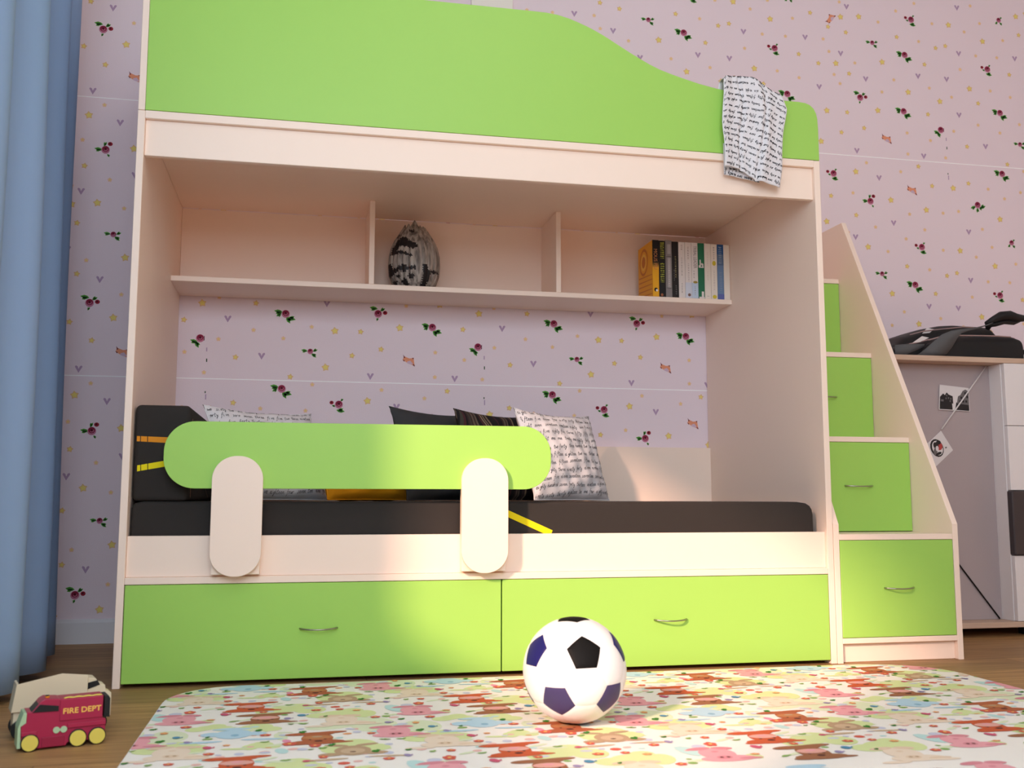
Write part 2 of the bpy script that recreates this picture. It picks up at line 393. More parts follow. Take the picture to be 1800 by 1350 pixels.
def wallpaper(mb, u_lo, u_hi, z_lo, z_hi, place, uo=UX):
    """place(u, z, depth) -> 3D point"""
    win = [(u_lo, z_lo), (u_hi, z_lo), (u_hi, z_hi), (u_lo, z_hi)]
    i0 = math.floor((u_lo-uo)/PX)-1; i1 = math.ceil((u_hi-uo)/PX)+1
    for i in range(i0, i1):
        for j in range(-1, 3):
            for k, u, v in WPT:
                cx = uo+i*PX+float(u); cz = VZ+j*PZ+float(v)
                if not (u_lo-.05 < cx < u_hi+.05 and z_lo-.05 < cz < z_hi+.05): continue
                for lay, mi, poly in motif(k):
                    q = [(cx+x, cz+y) for x, y in poly]
                    if tri_area(q) < 0: q = q[::-1]
                    q = clip_convex(q, win)
                    if len(q) >= 3: mb.add([place(x, y, .0003*(lay+1)) for x, y in q], [tuple(range(len(q)))], mi)
    for j in range(0, 3):
        z = VZ+j*PZ
        if z_lo < z < z_hi:
            q = [(u_lo, z-.0017), (u_hi, z-.0017), (u_hi, z+.0017), (u_lo, z+.0017)]
            mb.add([place(x, y, .0002) for x, y in q], [(0, 1, 2, 3)], SEAM)

w = MB(); w.box((XL-.12, YW, -.02), (XR+.12, YW+.1, ZC+.02), 0, 0)
wallpaper(w, XL, XR, .08, ZC, lambda u, z, d: (u, YW-d, z))
for i in range(-2, 4):                       # slivers of print left at the drop joints
    x = UX+i*PX
    for j in range(0, 2):
        z = VZ+j*PZ
        for dx, z0_, z1_, m_ in ((0, .098, .112, HRT), (.001, .060, .072, LFD), (.0, -.052, -.045, LFD), (.002, -.075, -.056, HRT)):
            if XL < x < XR: w.add([(x-.0018+dx, YW-.0008, z+z0_), (x+.0018+dx, YW-.0008, z+z0_), (x+.0018+dx, YW-.0008, z+z1_), (x-.0018+dx, YW-.0008, z+z1_)], [(0, 1, 2, 3)], m_)
struct(w.build('wall_back', WP), 'pale pink wallpaper wall with roses, stars and hearts')

PLAIN = mat('painted_wall', (0.88, 0.80, 0.74), 0.85, 0.1, linear=True)
CEILM = mat('ceiling_paint', (0.84, 0.83, 0.82), 0.9, 0.1, linear=True)
# left wall with the window opening the sun comes through
WY0, WY1, WZ0, WZ1 = -2.82, -1.08, 0.90, 2.05
DY0, DY1, DZ0, DZ1 = -4.15, -3.0, .12, 1.30     # unseen low opening, added so sun bounces off the floor
w = MB(); T = .10
for lo, hi in (((XL-T, YF, -.02), (XL, DY0, ZC)), ((XL-T, DY1, -.02), (XL, WY0, ZC)), ((XL-T, DY0, -.02), (XL, DY1, DZ0)), ((XL-T, DY0, DZ1), (XL, DY1, ZC)), ((XL-T, WY1, -.02), (XL, YW, ZC)), ((XL-T, WY0, -.02), (XL, WY1, WZ0)), ((XL-T, WY0, WZ1), (XL, WY1, ZC))):
    w.box(lo, hi, 0, 0)
struct(w.build('wall_left', PLAIN))
w = MB(); w.box((XR, YF, -.02), (XR+.1, YW, ZC), 0, 0); struct(w.build('wall_right', PLAIN))
# wall behind the camera, with an unseen opening added and sized for fill light
BX0, BX1, BZ0, BZ1 = -0.38, 1.4, 1.2, 2.95
w = MB()
for lo, hi in (((XL-.12, YF-.1, -.02), (BX0, YF, ZC)), ((BX1, YF-.1, -.02), (XR+.12, YF, ZC)), ((BX0, YF-.1, -.02), (BX1, YF, BZ0)), ((BX0, YF-.1, BZ1), (BX1, YF, ZC))):
    w.box(lo, hi, 0, 0)
struct(w.build('wall_front', PLAIN))
FRAMEM = mat('window_frame_paint', (235, 235, 235), 0.4)
for nm, f in (('window_1', lambda a, z, d: (XL-.05+d, a, z)), ('sun_bounce_opening', lambda a, z, d: (XL-.05+d, a, z)), ('rear_fill_opening', lambda a, z, d: (a, YF-.05+d, z))):  # frames for the sun window and the two openings added for light
    a0, a1, z0_, z1_ = (WY0, WY1, WZ0, WZ1) if nm == 'window_1' else (DY0, DY1, DZ0, DZ1) if nm == 'sun_bounce_opening' else (BX0, BX1, BZ0, BZ1)
    w = MB(); t = .03
    def fb(p0, p1, q0, q1):
        A = f(p0, q0, -.02); B = f(p1, q1, .02)
        w.box(tuple(min(A[i], B[i]) for i in range(3)), tuple(max(A[i], B[i]) for i in range(3)), 0, .001)
    fb(a0, a1, z0_, z0_+t); fb(a0, a1, z1_-t, z1_); fb(a0, a0+t, z0_, z1_); fb(a1-t, a1, z0_, z1_)
    struct(w.build(nm, FRAMEM))
w = MB(); w.box((XL-.12, YF-.1, -.12), (XR+.12, YW+.1, 0), 0, 0); struct(w.build('floor', FLOORM), 'brown oak laminate floor')
w = MB(); w.box((XL-.12, YF-.1, ZC), (XR+.12, YW+.1, ZC+.1), 0, 0); struct(w.build('ceiling', CEILM))
SKIRT = mat('skirting_paint', (0.76, 0.75, 0.78), 0.3, 0.4, linear=True)
prof = [(0, 0), (-.014, 0), (-.014, .070), (-.011, .078), (-.004, .082), (0, .082)]
w = MB(); w.prism([(YW+y, z) for y, z in prof], XL, XR, 'x', 0, 0); struct(w.build('baseboard_back', SKIRT), 'white baseboard under the wallpaper')
w = MB(); w.prism([(XL-x, z) for x, z in prof], YF, YW-.015, 'y', 0, 0); struct(w.build('baseboard_left', SKIRT))
# the pale strip that shows above the upper guard, against the wall
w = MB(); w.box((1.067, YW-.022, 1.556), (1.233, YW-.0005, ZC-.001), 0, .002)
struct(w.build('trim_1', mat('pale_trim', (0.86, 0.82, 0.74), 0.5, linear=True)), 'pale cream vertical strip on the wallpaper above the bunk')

# ================================================================== RUG
RUGM = [mat('rug_ground', (0.88, 0.85, 0.80), 0.95, 0.05, linear=True, bump=0.3, bscale=500)]
RC = {}
for k, c in dict(P=(214, 226, 166), p=(220, 229, 196), R=(214, 104, 88), r=(234, 188, 180), K=(228, 150, 176), G=(70, 132, 58), g=(140, 176, 100), e=(150, 164, 128), C=(206, 98, 124),
                 O=(230, 164, 116), B=(92, 148, 180), U=(160, 146, 184), l=(202, 204, 222), t=(190, 222, 220),
                 b1=(200, 98, 66), b2=(158, 108, 80), b3=(176, 104, 74), b3l=(190, 130, 88), fc=(226, 170, 158), nz=(96, 62, 56), pk=(232, 166, 174), pkd=(216, 142, 152), tn=(186, 158, 128), tnl=(204, 178, 148), bl=(184, 214, 230), bld=(148, 188, 210), pa=(234, 216, 196), pad=(226, 202, 176), yc=(240, 206, 120)).items():
    RC[k] = len(RUGM); RUGM.append(mat('rug_'+k+'_dye', c, 0.95, 0.05))
RX0, RX1, RY0, RY1 = 0.155, 2.27, -1.9, -0.045
def rug_outline():
    n = 9; pts = []; r = .16
    def cor(cx, cy, a0, rx, ry):
        for k in range(n+1):
            a = R(a0+90*k/n); pts.append((cx+rx*math.cos(a), cy+ry*math.sin(a)))
    cor(RX1-r, RY0+r, -90, r, r); cor(RX1-.22, RY1-.22, 0, .22, .20); cor(RX0+.16, RY1-.2, 90, .16, .19); cor(RX0+r, RY0+r, 180, r, r)
    return pts
RO_ = rug_outline()
w = MB(); w.prism(RO_, 0.0004, .008, 'z', 0, .002, 2)
CNT = [0]
def rug_poly(poly, key, lay):
    if tri_area(poly) < 0: poly = poly[::-1]
    q = clip_convex(poly, RIN); CNT[0] += 1
    if len(q) >= 3: w.add([(x, y, .0081+.00022*lay+.000004*(CNT[0] % 50)) for x, y in q], [tuple(range(len(q)))], RC[key])
RIN = [(RX0+(x-RX0)*1.0, y) for x, y in RO_]
cxr, cyr = (RX0+RX1)/2, (RY0+RY1)/2
RIN = [(cxr+(x-cxr)*.9975, cyr+(y-cyr)*.9965) for x, y in RO_]
def flower(cx, cy, rx, ry, key, lay):
    for k in range(5): rug_poly(ell(cx+rx*.58*math.cos(1.256*k+.3), cy+ry*.58*math.sin(1.256*k+.3), rx*.46, ry*.46, 0, 8), key, lay)
    rug_poly(ell(cx, cy, rx*.28, ry*.28, 0, 7), 'yc', lay+1)
def animal(kind, cx, cy):
    W = .118
    def E(x, y, a, b, key, lay, rot=0): rug_poly(ell(cx+x*W, cy+y*W, a*W, b*W, rot, 16), key, lay)
    if kind in ('b1', 'b2', 'b3'):
        E(0, 0, .27, .38, kind, 3); E(-.27, .34, .28, .10, kind, 3, 4); E(.22, .40, .30, .08, kind, 3, 6)
        E(0, .33, .30, .12, kind, 3); E(0, -.28, .46, .16, kind, 3); E(-.3, -.36, .22, .07, kind, 3); E(.36, -.33, .24, .06, kind, 3)
        E(0, .06, .26, .14, 'fc' if kind != 'b3' else 'b3l', 4); E(.0, .10, .09, .05, 'pk' if kind != 'b3' else 'tn', 5)
        E(.02, -.22, .07, .05, 'nz', 5); E(-.12, -.10, .025, .03, 'nz', 5); E(.13, -.10, .025, .03, 'nz', 5)
    if kind in ('pk', 'pa'):
        d = kind+'d'
        E(0, .10, .30, .34, kind, 3); E(-.2, .42, .22, .09, d, 3, 10); E(.2, .40, .18, .09, d, 3, -10); E(.06, -.22, .46, .18, kind, 3); E(.42, -.26, .2, .06, d, 3)
        if kind == 'pa': E(-.42, -.40, .26, .07, kind, 3); E(.46, -.36, .26, .06, kind, 3)
        E(.02, -.16, .13, .09, d, 4); E(-.03, -.16, .03, .035, 'nz' if kind == 'pk' else 'tn', 5); E(.08, -.16, .03, .035, 'nz' if kind == 'pk' else 'tn', 5)
        E(0, .2, .06, .04, d, 4)
    if kind == 'tn':
        E(0, .05, .30, .32, 'tn', 3); E(-.25, .42, .20, .07, 'tn', 3, -15); E(.25, .42, .20, .07, 'tn', 3, 15); E(0, .02, .2, .18, 'tnl', 4); E(-.36, -.16, .2, .1, 'tn', 3); E(.36, -.14, .2, .1, 'tn', 3)
        E(-.42, -.46, .34, .055, 'tnl', 3, 5); E(.55, -.40, .34, .045, 'tnl', 3, -4); E(.0, -.05, .05, .03, 'nz', 5)
    if kind == 'bl':
        E(0, .0, .32, .34, 'bl', 3); E(-.05, .40, .34, .09, 'bl', 3); E(-.36, .02, .2, .16, 'bl', 3); E(.36, -.02, .2, .14, 'bl', 3); E(-.5, -.52, .36, .06, 'bl', 3, 4); E(.5, -.46, .36, .06, 'bl', 3, -4); E(.03, -.1, .07, .08, 'bld', 4)
RT = [t.split(',') for t in 'R,0.455,0.297,0.0135,0.0130;K,0.449,0.325,0.0065,0.0110;r,0.463,0.258,0.0090,0.0060;R,0.504,0.274,0.0110,0.0115;G,0.020,0.272,0.0060,0.0105;g,0.002,0.251,0.0070,0.0075;e,0.495,0.245,0.0050,0.0050;R,0.003,0.183,0.0085,0.0090;r,0.065,0.142,0.0075,0.0050;P,0.454,0.130,0.0515,0.0430;P,0.062,0.263,0.0415,0.0440;g,0.448,0.172,0.0080,0.0065;C,0.487,0.159,0.0100,0.0080;R,0.510,0.101,0.0110,0.0090;R,0.048,0.101,0.0090,0.0080;O,0.085,0.082,0.0090,0.0070;P,0.054,0.060,0.0535,0.0335;B,0.478,0.053,0.0120,0.0120;U,0.448,0.026,0.0100,0.0100;G,0.014,0.030,0.0040,0.0060;R,0.394,0.102,0.0085,0.0085;P,0.385,0.459,0.0310,0.0335;G,0.390,0.427,0.0055,0.0110;R,0.406,0.383,0.0110,0.0085;g,0.406,0.323,0.0080,0.0050;P,0.399,0.300,0.0225,0.0255;e,0.455,0.475,0.0055,0.0055;g,0.480,0.474,0.0090,0.0055;G,0.479,0.393,0.0055,0.0125;r,0.482,0.508,0.0080,0.0055;r,0.072,0.406,0.0065,0.0060;l,0.075,0.378,0.0070,0.0075;t,0.037,0.333,0.0070,0.0045;l,0.477,0.426,0.0055,0.0050;t,0.441,0.247,0.0095,0.0170;r,0.409,0.245,0.0080,0.0060;l,0.363,0.239,0.0075,0.0075;p,0.437,0.366,0.0095,0.0245;p,0.020,0.435,0.0360,0.0165;G,0.203,0.366,0.0070,0.0115;U,0.257,0.350,0.0080,0.0095;P,0.235,0.311,0.0480,0.0330;C,0.300,0.297,0.0110,0.0130;R,0.307,0.247,0.0100,0.0085;g,0.122,0.301,0.0070,0.0045;g,0.157,0.298,0.0085,0.0045;r,0.189,0.208,0.0080,0.0070;R,0.243,0.185,0.0090,0.0080;g,0.207,0.184,0.0055,0.0065;R,0.232,0.131,0.0120,0.0145;G,0.163,0.206,0.0055,0.0065;U,0.158,0.166,0.0080,0.0115;l,0.125,0.194,0.0080,0.0085;G,0.101,0.207,0.0065,0.0120;R,0.122,0.148,0.0105,0.0090;l,0.203,0.120,0.0115,0.0115;t,0.160,0.120,0.0065,0.0055;C,0.310,0.094,0.0110,0.0155;r,0.292,0.175,0.0075,0.0060;g,0.296,0.153,0.0080,0.0050;O,0.285,0.043,0.0090,0.0055;P,0.268,0.031,0.0185,0.0115;g,0.334,0.018,0.0095,0.0060;P,0.291,0.476,0.0330,0.0245;R,0.240,0.489,0.0110,0.0100;R,0.122,0.002,0.0105,0.0090;G,0.175,0.479,0.0065,0.0070;r,0.162,0.503,0.0090,0.0060;U,0.145,0.453,0.0095,0.0095;O,0.203,0.438,0.0075,0.0090;B,0.232,0.395,0.0100,0.0100;l,0.228,0.350,0.0085,0.0050;P,0.232,0.321,0.0415,0.0305;t,0.190,0.317,0.0045,0.0045;R,0.103,0.358,0.0085,0.0070;p,0.214,0.409,0.0285,0.0395;p,0.113,0.443,0.0365,0.0540;t,0.172,0.090,0.0155,0.0310;G,0.292,0.386,0.0035,0.0055;O,0.335,0.310,0.0070,0.0055;r,0.280,0.408,0.0055,0.0075'.split(';')]
AN = [('b1', .363, -.344), ('b2', .400, -.474), ('b3', .509, -.172), ('pk', .217, -.458), ('pk', .665, -.147), ('tn', .574, -.292), ('bl', .342, -.612), ('pa', .237, -.246), ('pa', .563, -.526)]
for i in range(-1, 6):
    for j in range(-3, 3):
        for k, u, v, a, b in RT:
            u, v, a, b = map(float, (u, v, a, b)); cx = u+i*.515; cy = v-j*.509
            if not (RX0-.06 < cx < RX1+.06 and RY0-.06 < cy < RY1+.06): continue
            if k == 'P': 
                for q in range(4): rug_poly(ell(cx+(q-1.5)*a*.55, cy+((q*7)%3-1)*b*.45, a*.72, b*.85, q*25, 14), k, 1)
            elif k == 'p': rug_poly(ell(cx, cy, a*1.4, b*1.4, 10, 16), k, 0)
            elif k in 'RO': flower(cx, cy, a*1.1, b*1.1, k, 6)
            elif k in 'Gge': rug_poly(leaf(cx, cy, a*1.25, b*.8, (u*7000) % 60-30), k, 6); rug_poly(leaf(cx+a*.9, cy+b*.6, a*.7, b*.5, (u*9000) % 60), k, 6)
            elif k in 'BUC': rug_poly(ell(cx, cy, a*.8, b*.9, 20, 10), k, 6); rug_poly([(cx+a*.6, cy), (cx+a*1.3, cy+b*.5), (cx+a*1.2, cy-b*.3)], k, 6)
            else: rug_poly(ell(cx, cy, a*1.3, b*1.3, 15, 10), k, 2)
        for q in range(64):
            rs = random.Random(q*37+5); k = rs.choice('rrllttePpppgpOrRl'); cx = rs.random()*.515+i*.515; cy = rs.random()*.509-j*.509; a = rs.uniform(.006, .013)
            if RX0-.03 < cx < RX1+.03 and RY0-.03 < cy < RY1+.03: rug_poly(ell(cx, cy, a*(2.6 if k in 'pP' else 1), a*rs.uniform(.5, .9), rs.uniform(-30, 30), 8), k, 2)
        for k, x, y in AN:
            cx = x+(i-1)*.515; cy = y-j*.509
            if RX0-.1 < cx < RX1+.1 and RY0-.1 < cy < RY1+.1: animal(k, cx, cy)
tag(w.build('rug', RUGM), 'children\'s rug printed with little bears, pigs and flowers, in front of the bunk bed', 'rug')

# ================================================================== BUNK BED
def handle(parent, cx, y, cz, wd=.098):
    h = MB(); n = 14; path = []; rr = []
    for k in range(n+1):
        t = k/n; s_ = math.sin(math.pi*t)**.75
        path.append((cx+(t-.5)*wd, y-.0022-.022*s_, cz+.002*(1-s_))); rr.append(.0036-.0006*math.sin(math.pi*t))
    h.tube(path, rr, 10, 0, True, .7)
    o = h.build('handle', STEEL, parent); o['label'] = 'arched steel pull handle'; return o
W, t, ZS = 2.04, .0193, 1.5481
YB = .8915
bed = thing('bunk_bed', 'cream and lime green bunk bed with a shelf and two big drawers underneath', 'bunk bed')
def part(name, mb, m, parent, label=None):
    o = mb.build(name, m, parent)
    if label: o['label'] = label
    return o
for x0 in (0, W-t):
    part('side_panel', MB().box((x0, 0, 0), (x0+t, YB, ZS-.0006)), CREAM, bed)
part('end_panel', MB().box((0, 0, ZS+.0006), (t-.001, YB, 2.02)), CREAM, bed)
part('end_panel', MB().prism([(.02, ZS+.0006), (YB, ZS+.0006), (YB, 1.70), (.03, 1.66), (.02, 1.64)], W-t, W-.001, 'x', 0, .001), CREAM, bed)
part('deck_board', MB().box((t+.0003, 0, 1.5258), (W-t-.0003, .868, ZS), 0, .0012), CREAM, bed)
part('fascia_board', MB().box((t+.0003, .0132, 1.4241), (W-t-.0003, .031, 1.5255)), CREAM, bed)
C_ = [(.019, 1.5493), (2.0395, 1.5493), (2.0395, 1.650), (2.038, 1.685), (2.034, 1.703), (2.026, 1.7185), (2.013, 1.7295), (1.998, 1.7345), (1.975, 1.7365), (1.938, 1.7365)]
C_ += [(1.86, 1.739), (1.78, 1.746), (1.70, 1.756), (1.64, 1.767), (1.587, 1.780), (1.55, 1.790), (1.514, 1.801), (1.48, 1.815), (1.45, 1.830), (1.42, 1.8455), (1.392, 1.861), (1.36, 1.879), (1.333, 1.894), (1.305, 1.9075), (1.28, 1.918), (1.25, 1.929), (1.225, 1.937), (1.19, 1.945), (1.154, 1.9485), (1.11, 1.949), (.60, 1.949), (.019, 1.949)]
part('guard_panel', MB().prism(C_, .0, .018, 'y', 0, .0010, 1), GREEN, bed, 'lime green wavy guard panel of the upper bunk')
# lower bed
part('base_board', MB().box((t+.0003, 0, .2634), (W-t-.0003, .86, .2813)), CREAM, bed)
part('front_board', MB().box((t+.0003, .0125, .2815), (W-t-.0003, .0305, .3886)), CREAM, bed)
part('back_board', MB().box((t+.0003, .868, .2815), (W-t-.0003, .886, .686)), CREAM, bed)
for x0, x1 in ((t+.002, W/2-.0018), (W/2+.0018, W-t-.002)):
    d = part('drawer', MB().box((x0, 0.0, .0115), (x1, .018, .2618)), GREEN, bed, 'lime green drawer front')
    c = (x0+x1)/2; handle(d, .5185 if x0 < 1 else 1.516, 0, .1395)
part('drawer_box', MB().box((t+.01, .0195, .02), (W/2-.01, .70, .20)), CREAM, bed)
part('drawer_box', MB().box((W/2+.01, .0195, .02), (W-t-.01, .70, .20)), CREAM, bed)
# shelf
YS, ZH0, ZH1 = .6384, 1.2097, 1.2277
part('shelf_board', MB().box((t+.0003, YS, ZH0), (W-t-.0003, YB, ZH1)), CREAM, bed)
part('shelf_back', MB().box((t+.0003, .872, ZH1+.0003), (W-t-.0003, YB-.001, 1.5256)), CREAM, bed)
for xd in (.6832, 1.3536):
    part('shelf_divider', MB().box((xd-.0092, YS+.001, ZH1+.0003), (xd+.0092, .8717, 1.5256)), CREAM, bed)
# safety rail
part('safety_rail', MB().prism(rrect(.107, .5135, 1.158, .6915, .080, 14), -.0235, -.0065, 'y', 0, .0008, 1), GREEN, bed, 'lime green rounded safety rail')
for cx in (.2985, .9648):
    part('rail_post', MB().prism(rrect(cx-.0655, .2835, cx+.0655, .5995, .062, 14), -.0415, -.0237, 'y', 0, .0008, 1), CREAM, bed, 'cream rounded rail post')
    part('post_spacer', MB().box((cx-.062, -.0235, .2875), (cx+.062, .0123, .5130)), CREAM, bed)

# ================================================================== STAIRCASE WITH DRAWERS
st = thing('storage_staircase', 'cream staircase cabinet with stepped lime green drawers, at the right end of the bunk', 'staircase', (2.0415, 0, 0))
X0, X1 = 0.0, .4235
prof = [(0, 0), (YB, 0), (YB, 1.531), (.578, 1.531), (.0, .411)]
for x0 in (X0, X1-.019):
    part('side_panel', MB().prism(prof, x0, x0+.0188, 'x', 0, .0010, 1), CREAM, st)
xa, xb = X0+.0192, X1-.0194
part('bottom_board', MB().box((xa, 0, .0565), (xb, .88, .0725)), CREAM, st)
part('kick_panel', MB().box((xa, .016, 0.0005), (xb, .032, .0563)), CREAM, st)
ys = (0, .205, .41, .61); zb = (.0735, .383, .695, 1.008); zt = (.3625, .6735, .9875, 1.3005)
for k in range(4):
    y1 = YB-.01 if k == 3 else ys[k+1]-.001
    part('stair_tread', MB().box((xa, ys[k], zt[k]+.0012), (xb, YB-.002, zt[k]+.0185)), CREAM, st)
    d = part('drawer', MB().box((xa+.0012, ys[k]+.0005, zb[k]+.0004), (xb-.0012, ys[k]+.0185, zt[k])), GREEN, st, 'lime green drawer front')
    handle(d, 2.2525-2.0415, ys[k]+.0005, (.2175, .529, .843, 1.156)[k])
    part('drawer_box', MB().box((xa+.006, ys[k]+.0195, zb[k]+.01), (xb-.006, YB-.05, zt[k]-.05)), CREAM, st)
# ================================================================== BEDDING
def softbox(lo, hi, r, seg=4, nx=1):
    bm = bmesh.new()
    vs = [bm.verts.new((x, y, z)) for x in (lo[0], hi[0]) for y in (lo[1], hi[1]) for z in (lo[2], hi[2])]
    for q in ((0, 1, 3, 2), (4, 6, 7, 5), (0, 4, 5, 1), (2, 3, 7, 6), (0, 2, 6, 4), (1, 5, 7, 3)): bm.faces.new([vs[i] for i in q])
    bmesh.ops.bevel(bm, geom=bm.edges[:], offset=r, segments=seg, profile=0.5, affect='EDGES'); return bm
w = MB()
MX0, MX1, MY0, MZ1 = .0225, 1.997, .0335, .4795
pts = [(MX0, .2817), (MX1, .2817), (MX1+.0, .440), (MX1-.003, .456), (MX1-.010, .467), (MX1-.022, .4745), (MX1-.050, .4785), (MX1-.10, MZ1), (MX0+.03, MZ1), (MX0+.008, .4745), (MX0, .462)]
w.prism(pts, MY0, .86, 'y', 0, .010, 4, True)
yv = MY0-.0006
def seamq(a, b, wd, mi):
    (ax, az), (bx, bz) = a, b; L = math.hypot(bx-ax, bz-az); nx, nz = -(bz-az)/L*wd/2, (bx-ax)/L*wd/2
    w.add([(ax-nx, yv, az-nz), (bx-nx, yv, bz-nz), (bx+nx, yv, bz+nz), (ax+nx, yv, az+nz)], [(0, 1, 2, 3)], mi)
seamq((.985, .4715), (1.172, .3885), .0185, 1)
for k in range(14):      # the stripe runs on over the top of the mattress
    a, b = k/14, (k+1)/14
    def P(t_, s_): return (.985-.50*t_, MY0+.010+.30*t_*t_+s_*.012*(.4+t_), MZ1+.0005)
    w.add([P(a, -1), P(b, -1), P(b, 1), P(a, 1)], [(0, 1, 2, 3)], 1)
w.add([(.975, yv+.0003, .470), (.995, yv+.0003, .470), (.992, MY0+.004, .4765), (.975, MY0+.004, .4765)], [(0, 1, 2, 3)], 1)
tag(w.build('mattress', [DARKF, YEL]), 'charcoal mattress with a thin yellow stripe on the lower bed', 'mattress')

w = MB(); w.addbm(softbox((.0225, .034, .4805), (.166, .858, .7385), .014, 4), 0, True)
yv = .0334
def qf(pts, mi): w.add([(x, yv, z) for x, z in pts], [(0, 1, 2, 3)], mi)
qf([(.0295, .6395), (.150, .634), (.150, .650), (.0295, .6535)], 1)
qf([(.0335, .559), (.150, .581), (.150, .597), (.0335, .575)], 2)
yv = .0331
for x in (.038, .056): qf([(x, .6385), (x+.002, .6385), (x+.002, .655), (x, .655)], 3)
for x in (.042, .060): qf([(x, .560), (x+.002, .5604), (x+.001, .582), (x-.001, .582)], 3)
for y0, y1, z0_, z1_, mi in ((.075, .083, .745-.04, .49, 4), (.48, .492, .72, .60, 4), (.492, .50, .60, .52, 4), (.50, .60, .52, .492, 4), (.74, .75, .72, .49, 5)):
    w.add([(.1666, y0, z0_), (.1666, y0+.006, z0_), (.1666, y1+.006, z1_), (.1666, y1, z1_)], [(0, 1, 2, 3)], mi)
tag(w.build('bolster_cushion', [DARKF, ORA, YEL, BLACK, PEACH, BLUL]), 'charcoal end cushion with an orange and a yellow strap stripe, against the left bed panel', 'cushion')

def pillow_fn(a, b, T, seed, sag=.10):
    rnd = random.Random(seed); ph = [rnd.uniform(0, 6.28) for _ in range(6)]
    def f(u, v, side):
        s_, t_ = 2*u-1, 2*v-1
        x = a*s_*(1-sag*(1-t_*t_)*abs(s_)**2); z = b*t_*(1-(sag if t_ > 0 else .012)*(1-s_*s_)*abs(t_)**2)
        e = max(0., (1-s_*s_)*(1-t_*t_))
        h = T*e**.42
        wr = .0035*math.sin(6*s_+5*t_+ph[0])*e**.3+.003*math.sin(13*t_-7*s_+ph[1])*e**.3*(.3+abs(t_)) + .002*math.sin(21*s_+3*t_+ph[2])*e**.25
        return (x+a, -side*(h+wr*1.0), z+b)
    return f
def pillow(name, label, cat, B, wd, ht, T, yaw, lean, mats, seed, text=None, group=None, text_size=.0080, rows=12):
    f = pillow_fn(wd/2, ht/2, T, seed); m = MB()
    m.grid(lambda u, v: f(u, v, 1), 40, 34, 0); m.grid(lambda u, v: f(1-u, v, -1), 40, 34, 0)
    pth = [f(u, 0, 0) for u in [i/20 for i in range(21)]]+[f(1, v, 0) for v in [i/20 for i in range(1, 21)]]+[f(1-u, 1, 0) for u in [i/20 for i in range(1, 21)]]+[f(0, 1-v, 0) for v in [i/20 for i in range(1, 21)]]
    if text is not None:
        for q in scribble(wd, ht, rows, text_size, text, .0011):
            vs = []
            for x, z in q:
                p = f(x/wd, z/ht, 1); vs.append((p[0], p[1]-.0010, p[2]))
            m.add(vs, [(0, 1, 2, 3)], 1)
    MW = Matrix.Translation(B) @ Matrix.Rotation(R(yaw), 4, 'Z') @ Matrix.Rotation(R(-lean), 4, 'X'); MI = MW.inverted()
    def rest(vs, lift=0):                   # the underside lies flat on the mattress
        o_ = []
        for v in vs:
            q = MW @ Vector(v)
            if q.z < .4800+lift: q.z = .4800+lift; v = tuple(MI @ q)
            o_.append(v)
        return o_
    m.v = rest(m.v)
    o = m.build(name, mats)
    # seam piping is a part of the pillow
    s_ = MB(); s_.tube(rest(pth, .0022), .0022, 6, 0, False); p = s_.build('piping', mats[0], o)
    o.matrix_world = MW
    return tag(o, label, cat, group)
G = None
pillow('script_pillow', 'white handwriting-print pillow half hidden at the left end of the safety rail', 'pillow', Vector((.215, .40, .4835)), .43, .312, .052, 39, 18, [COTTON, INK], 3, text=21)
pillow('mustard_pillow', 'plain mustard orange pillow behind the safety rail', 'pillow', Vector((.545, .42, .4845)), .34, .215, .055, 35, 30, [ORANGEF, INK], 5)
pillow('slate_pillow', 'plain dark grey pillow between the mustard and the pinstriped one', 'pillow', Vector((.792, .40, .4835)), .43, .315, .050, 39, 16, [DARKP, INK], 8)
pillow('pinstripe_pillow', 'dark pinstriped pillow in front of the plain grey one', 'pillow', Vector((1.003, .40, .4835)), .43, .312, .050, 39, 16, [PINS, INK], 11)
pillow('script_pillow', 'white handwriting-print pillow at the right end of the row, fully in view', 'pillow', Vector((1.207, .40, .4835)), .435, .318, .052, 39, 16, [COTTON, INK], 13, text=33)


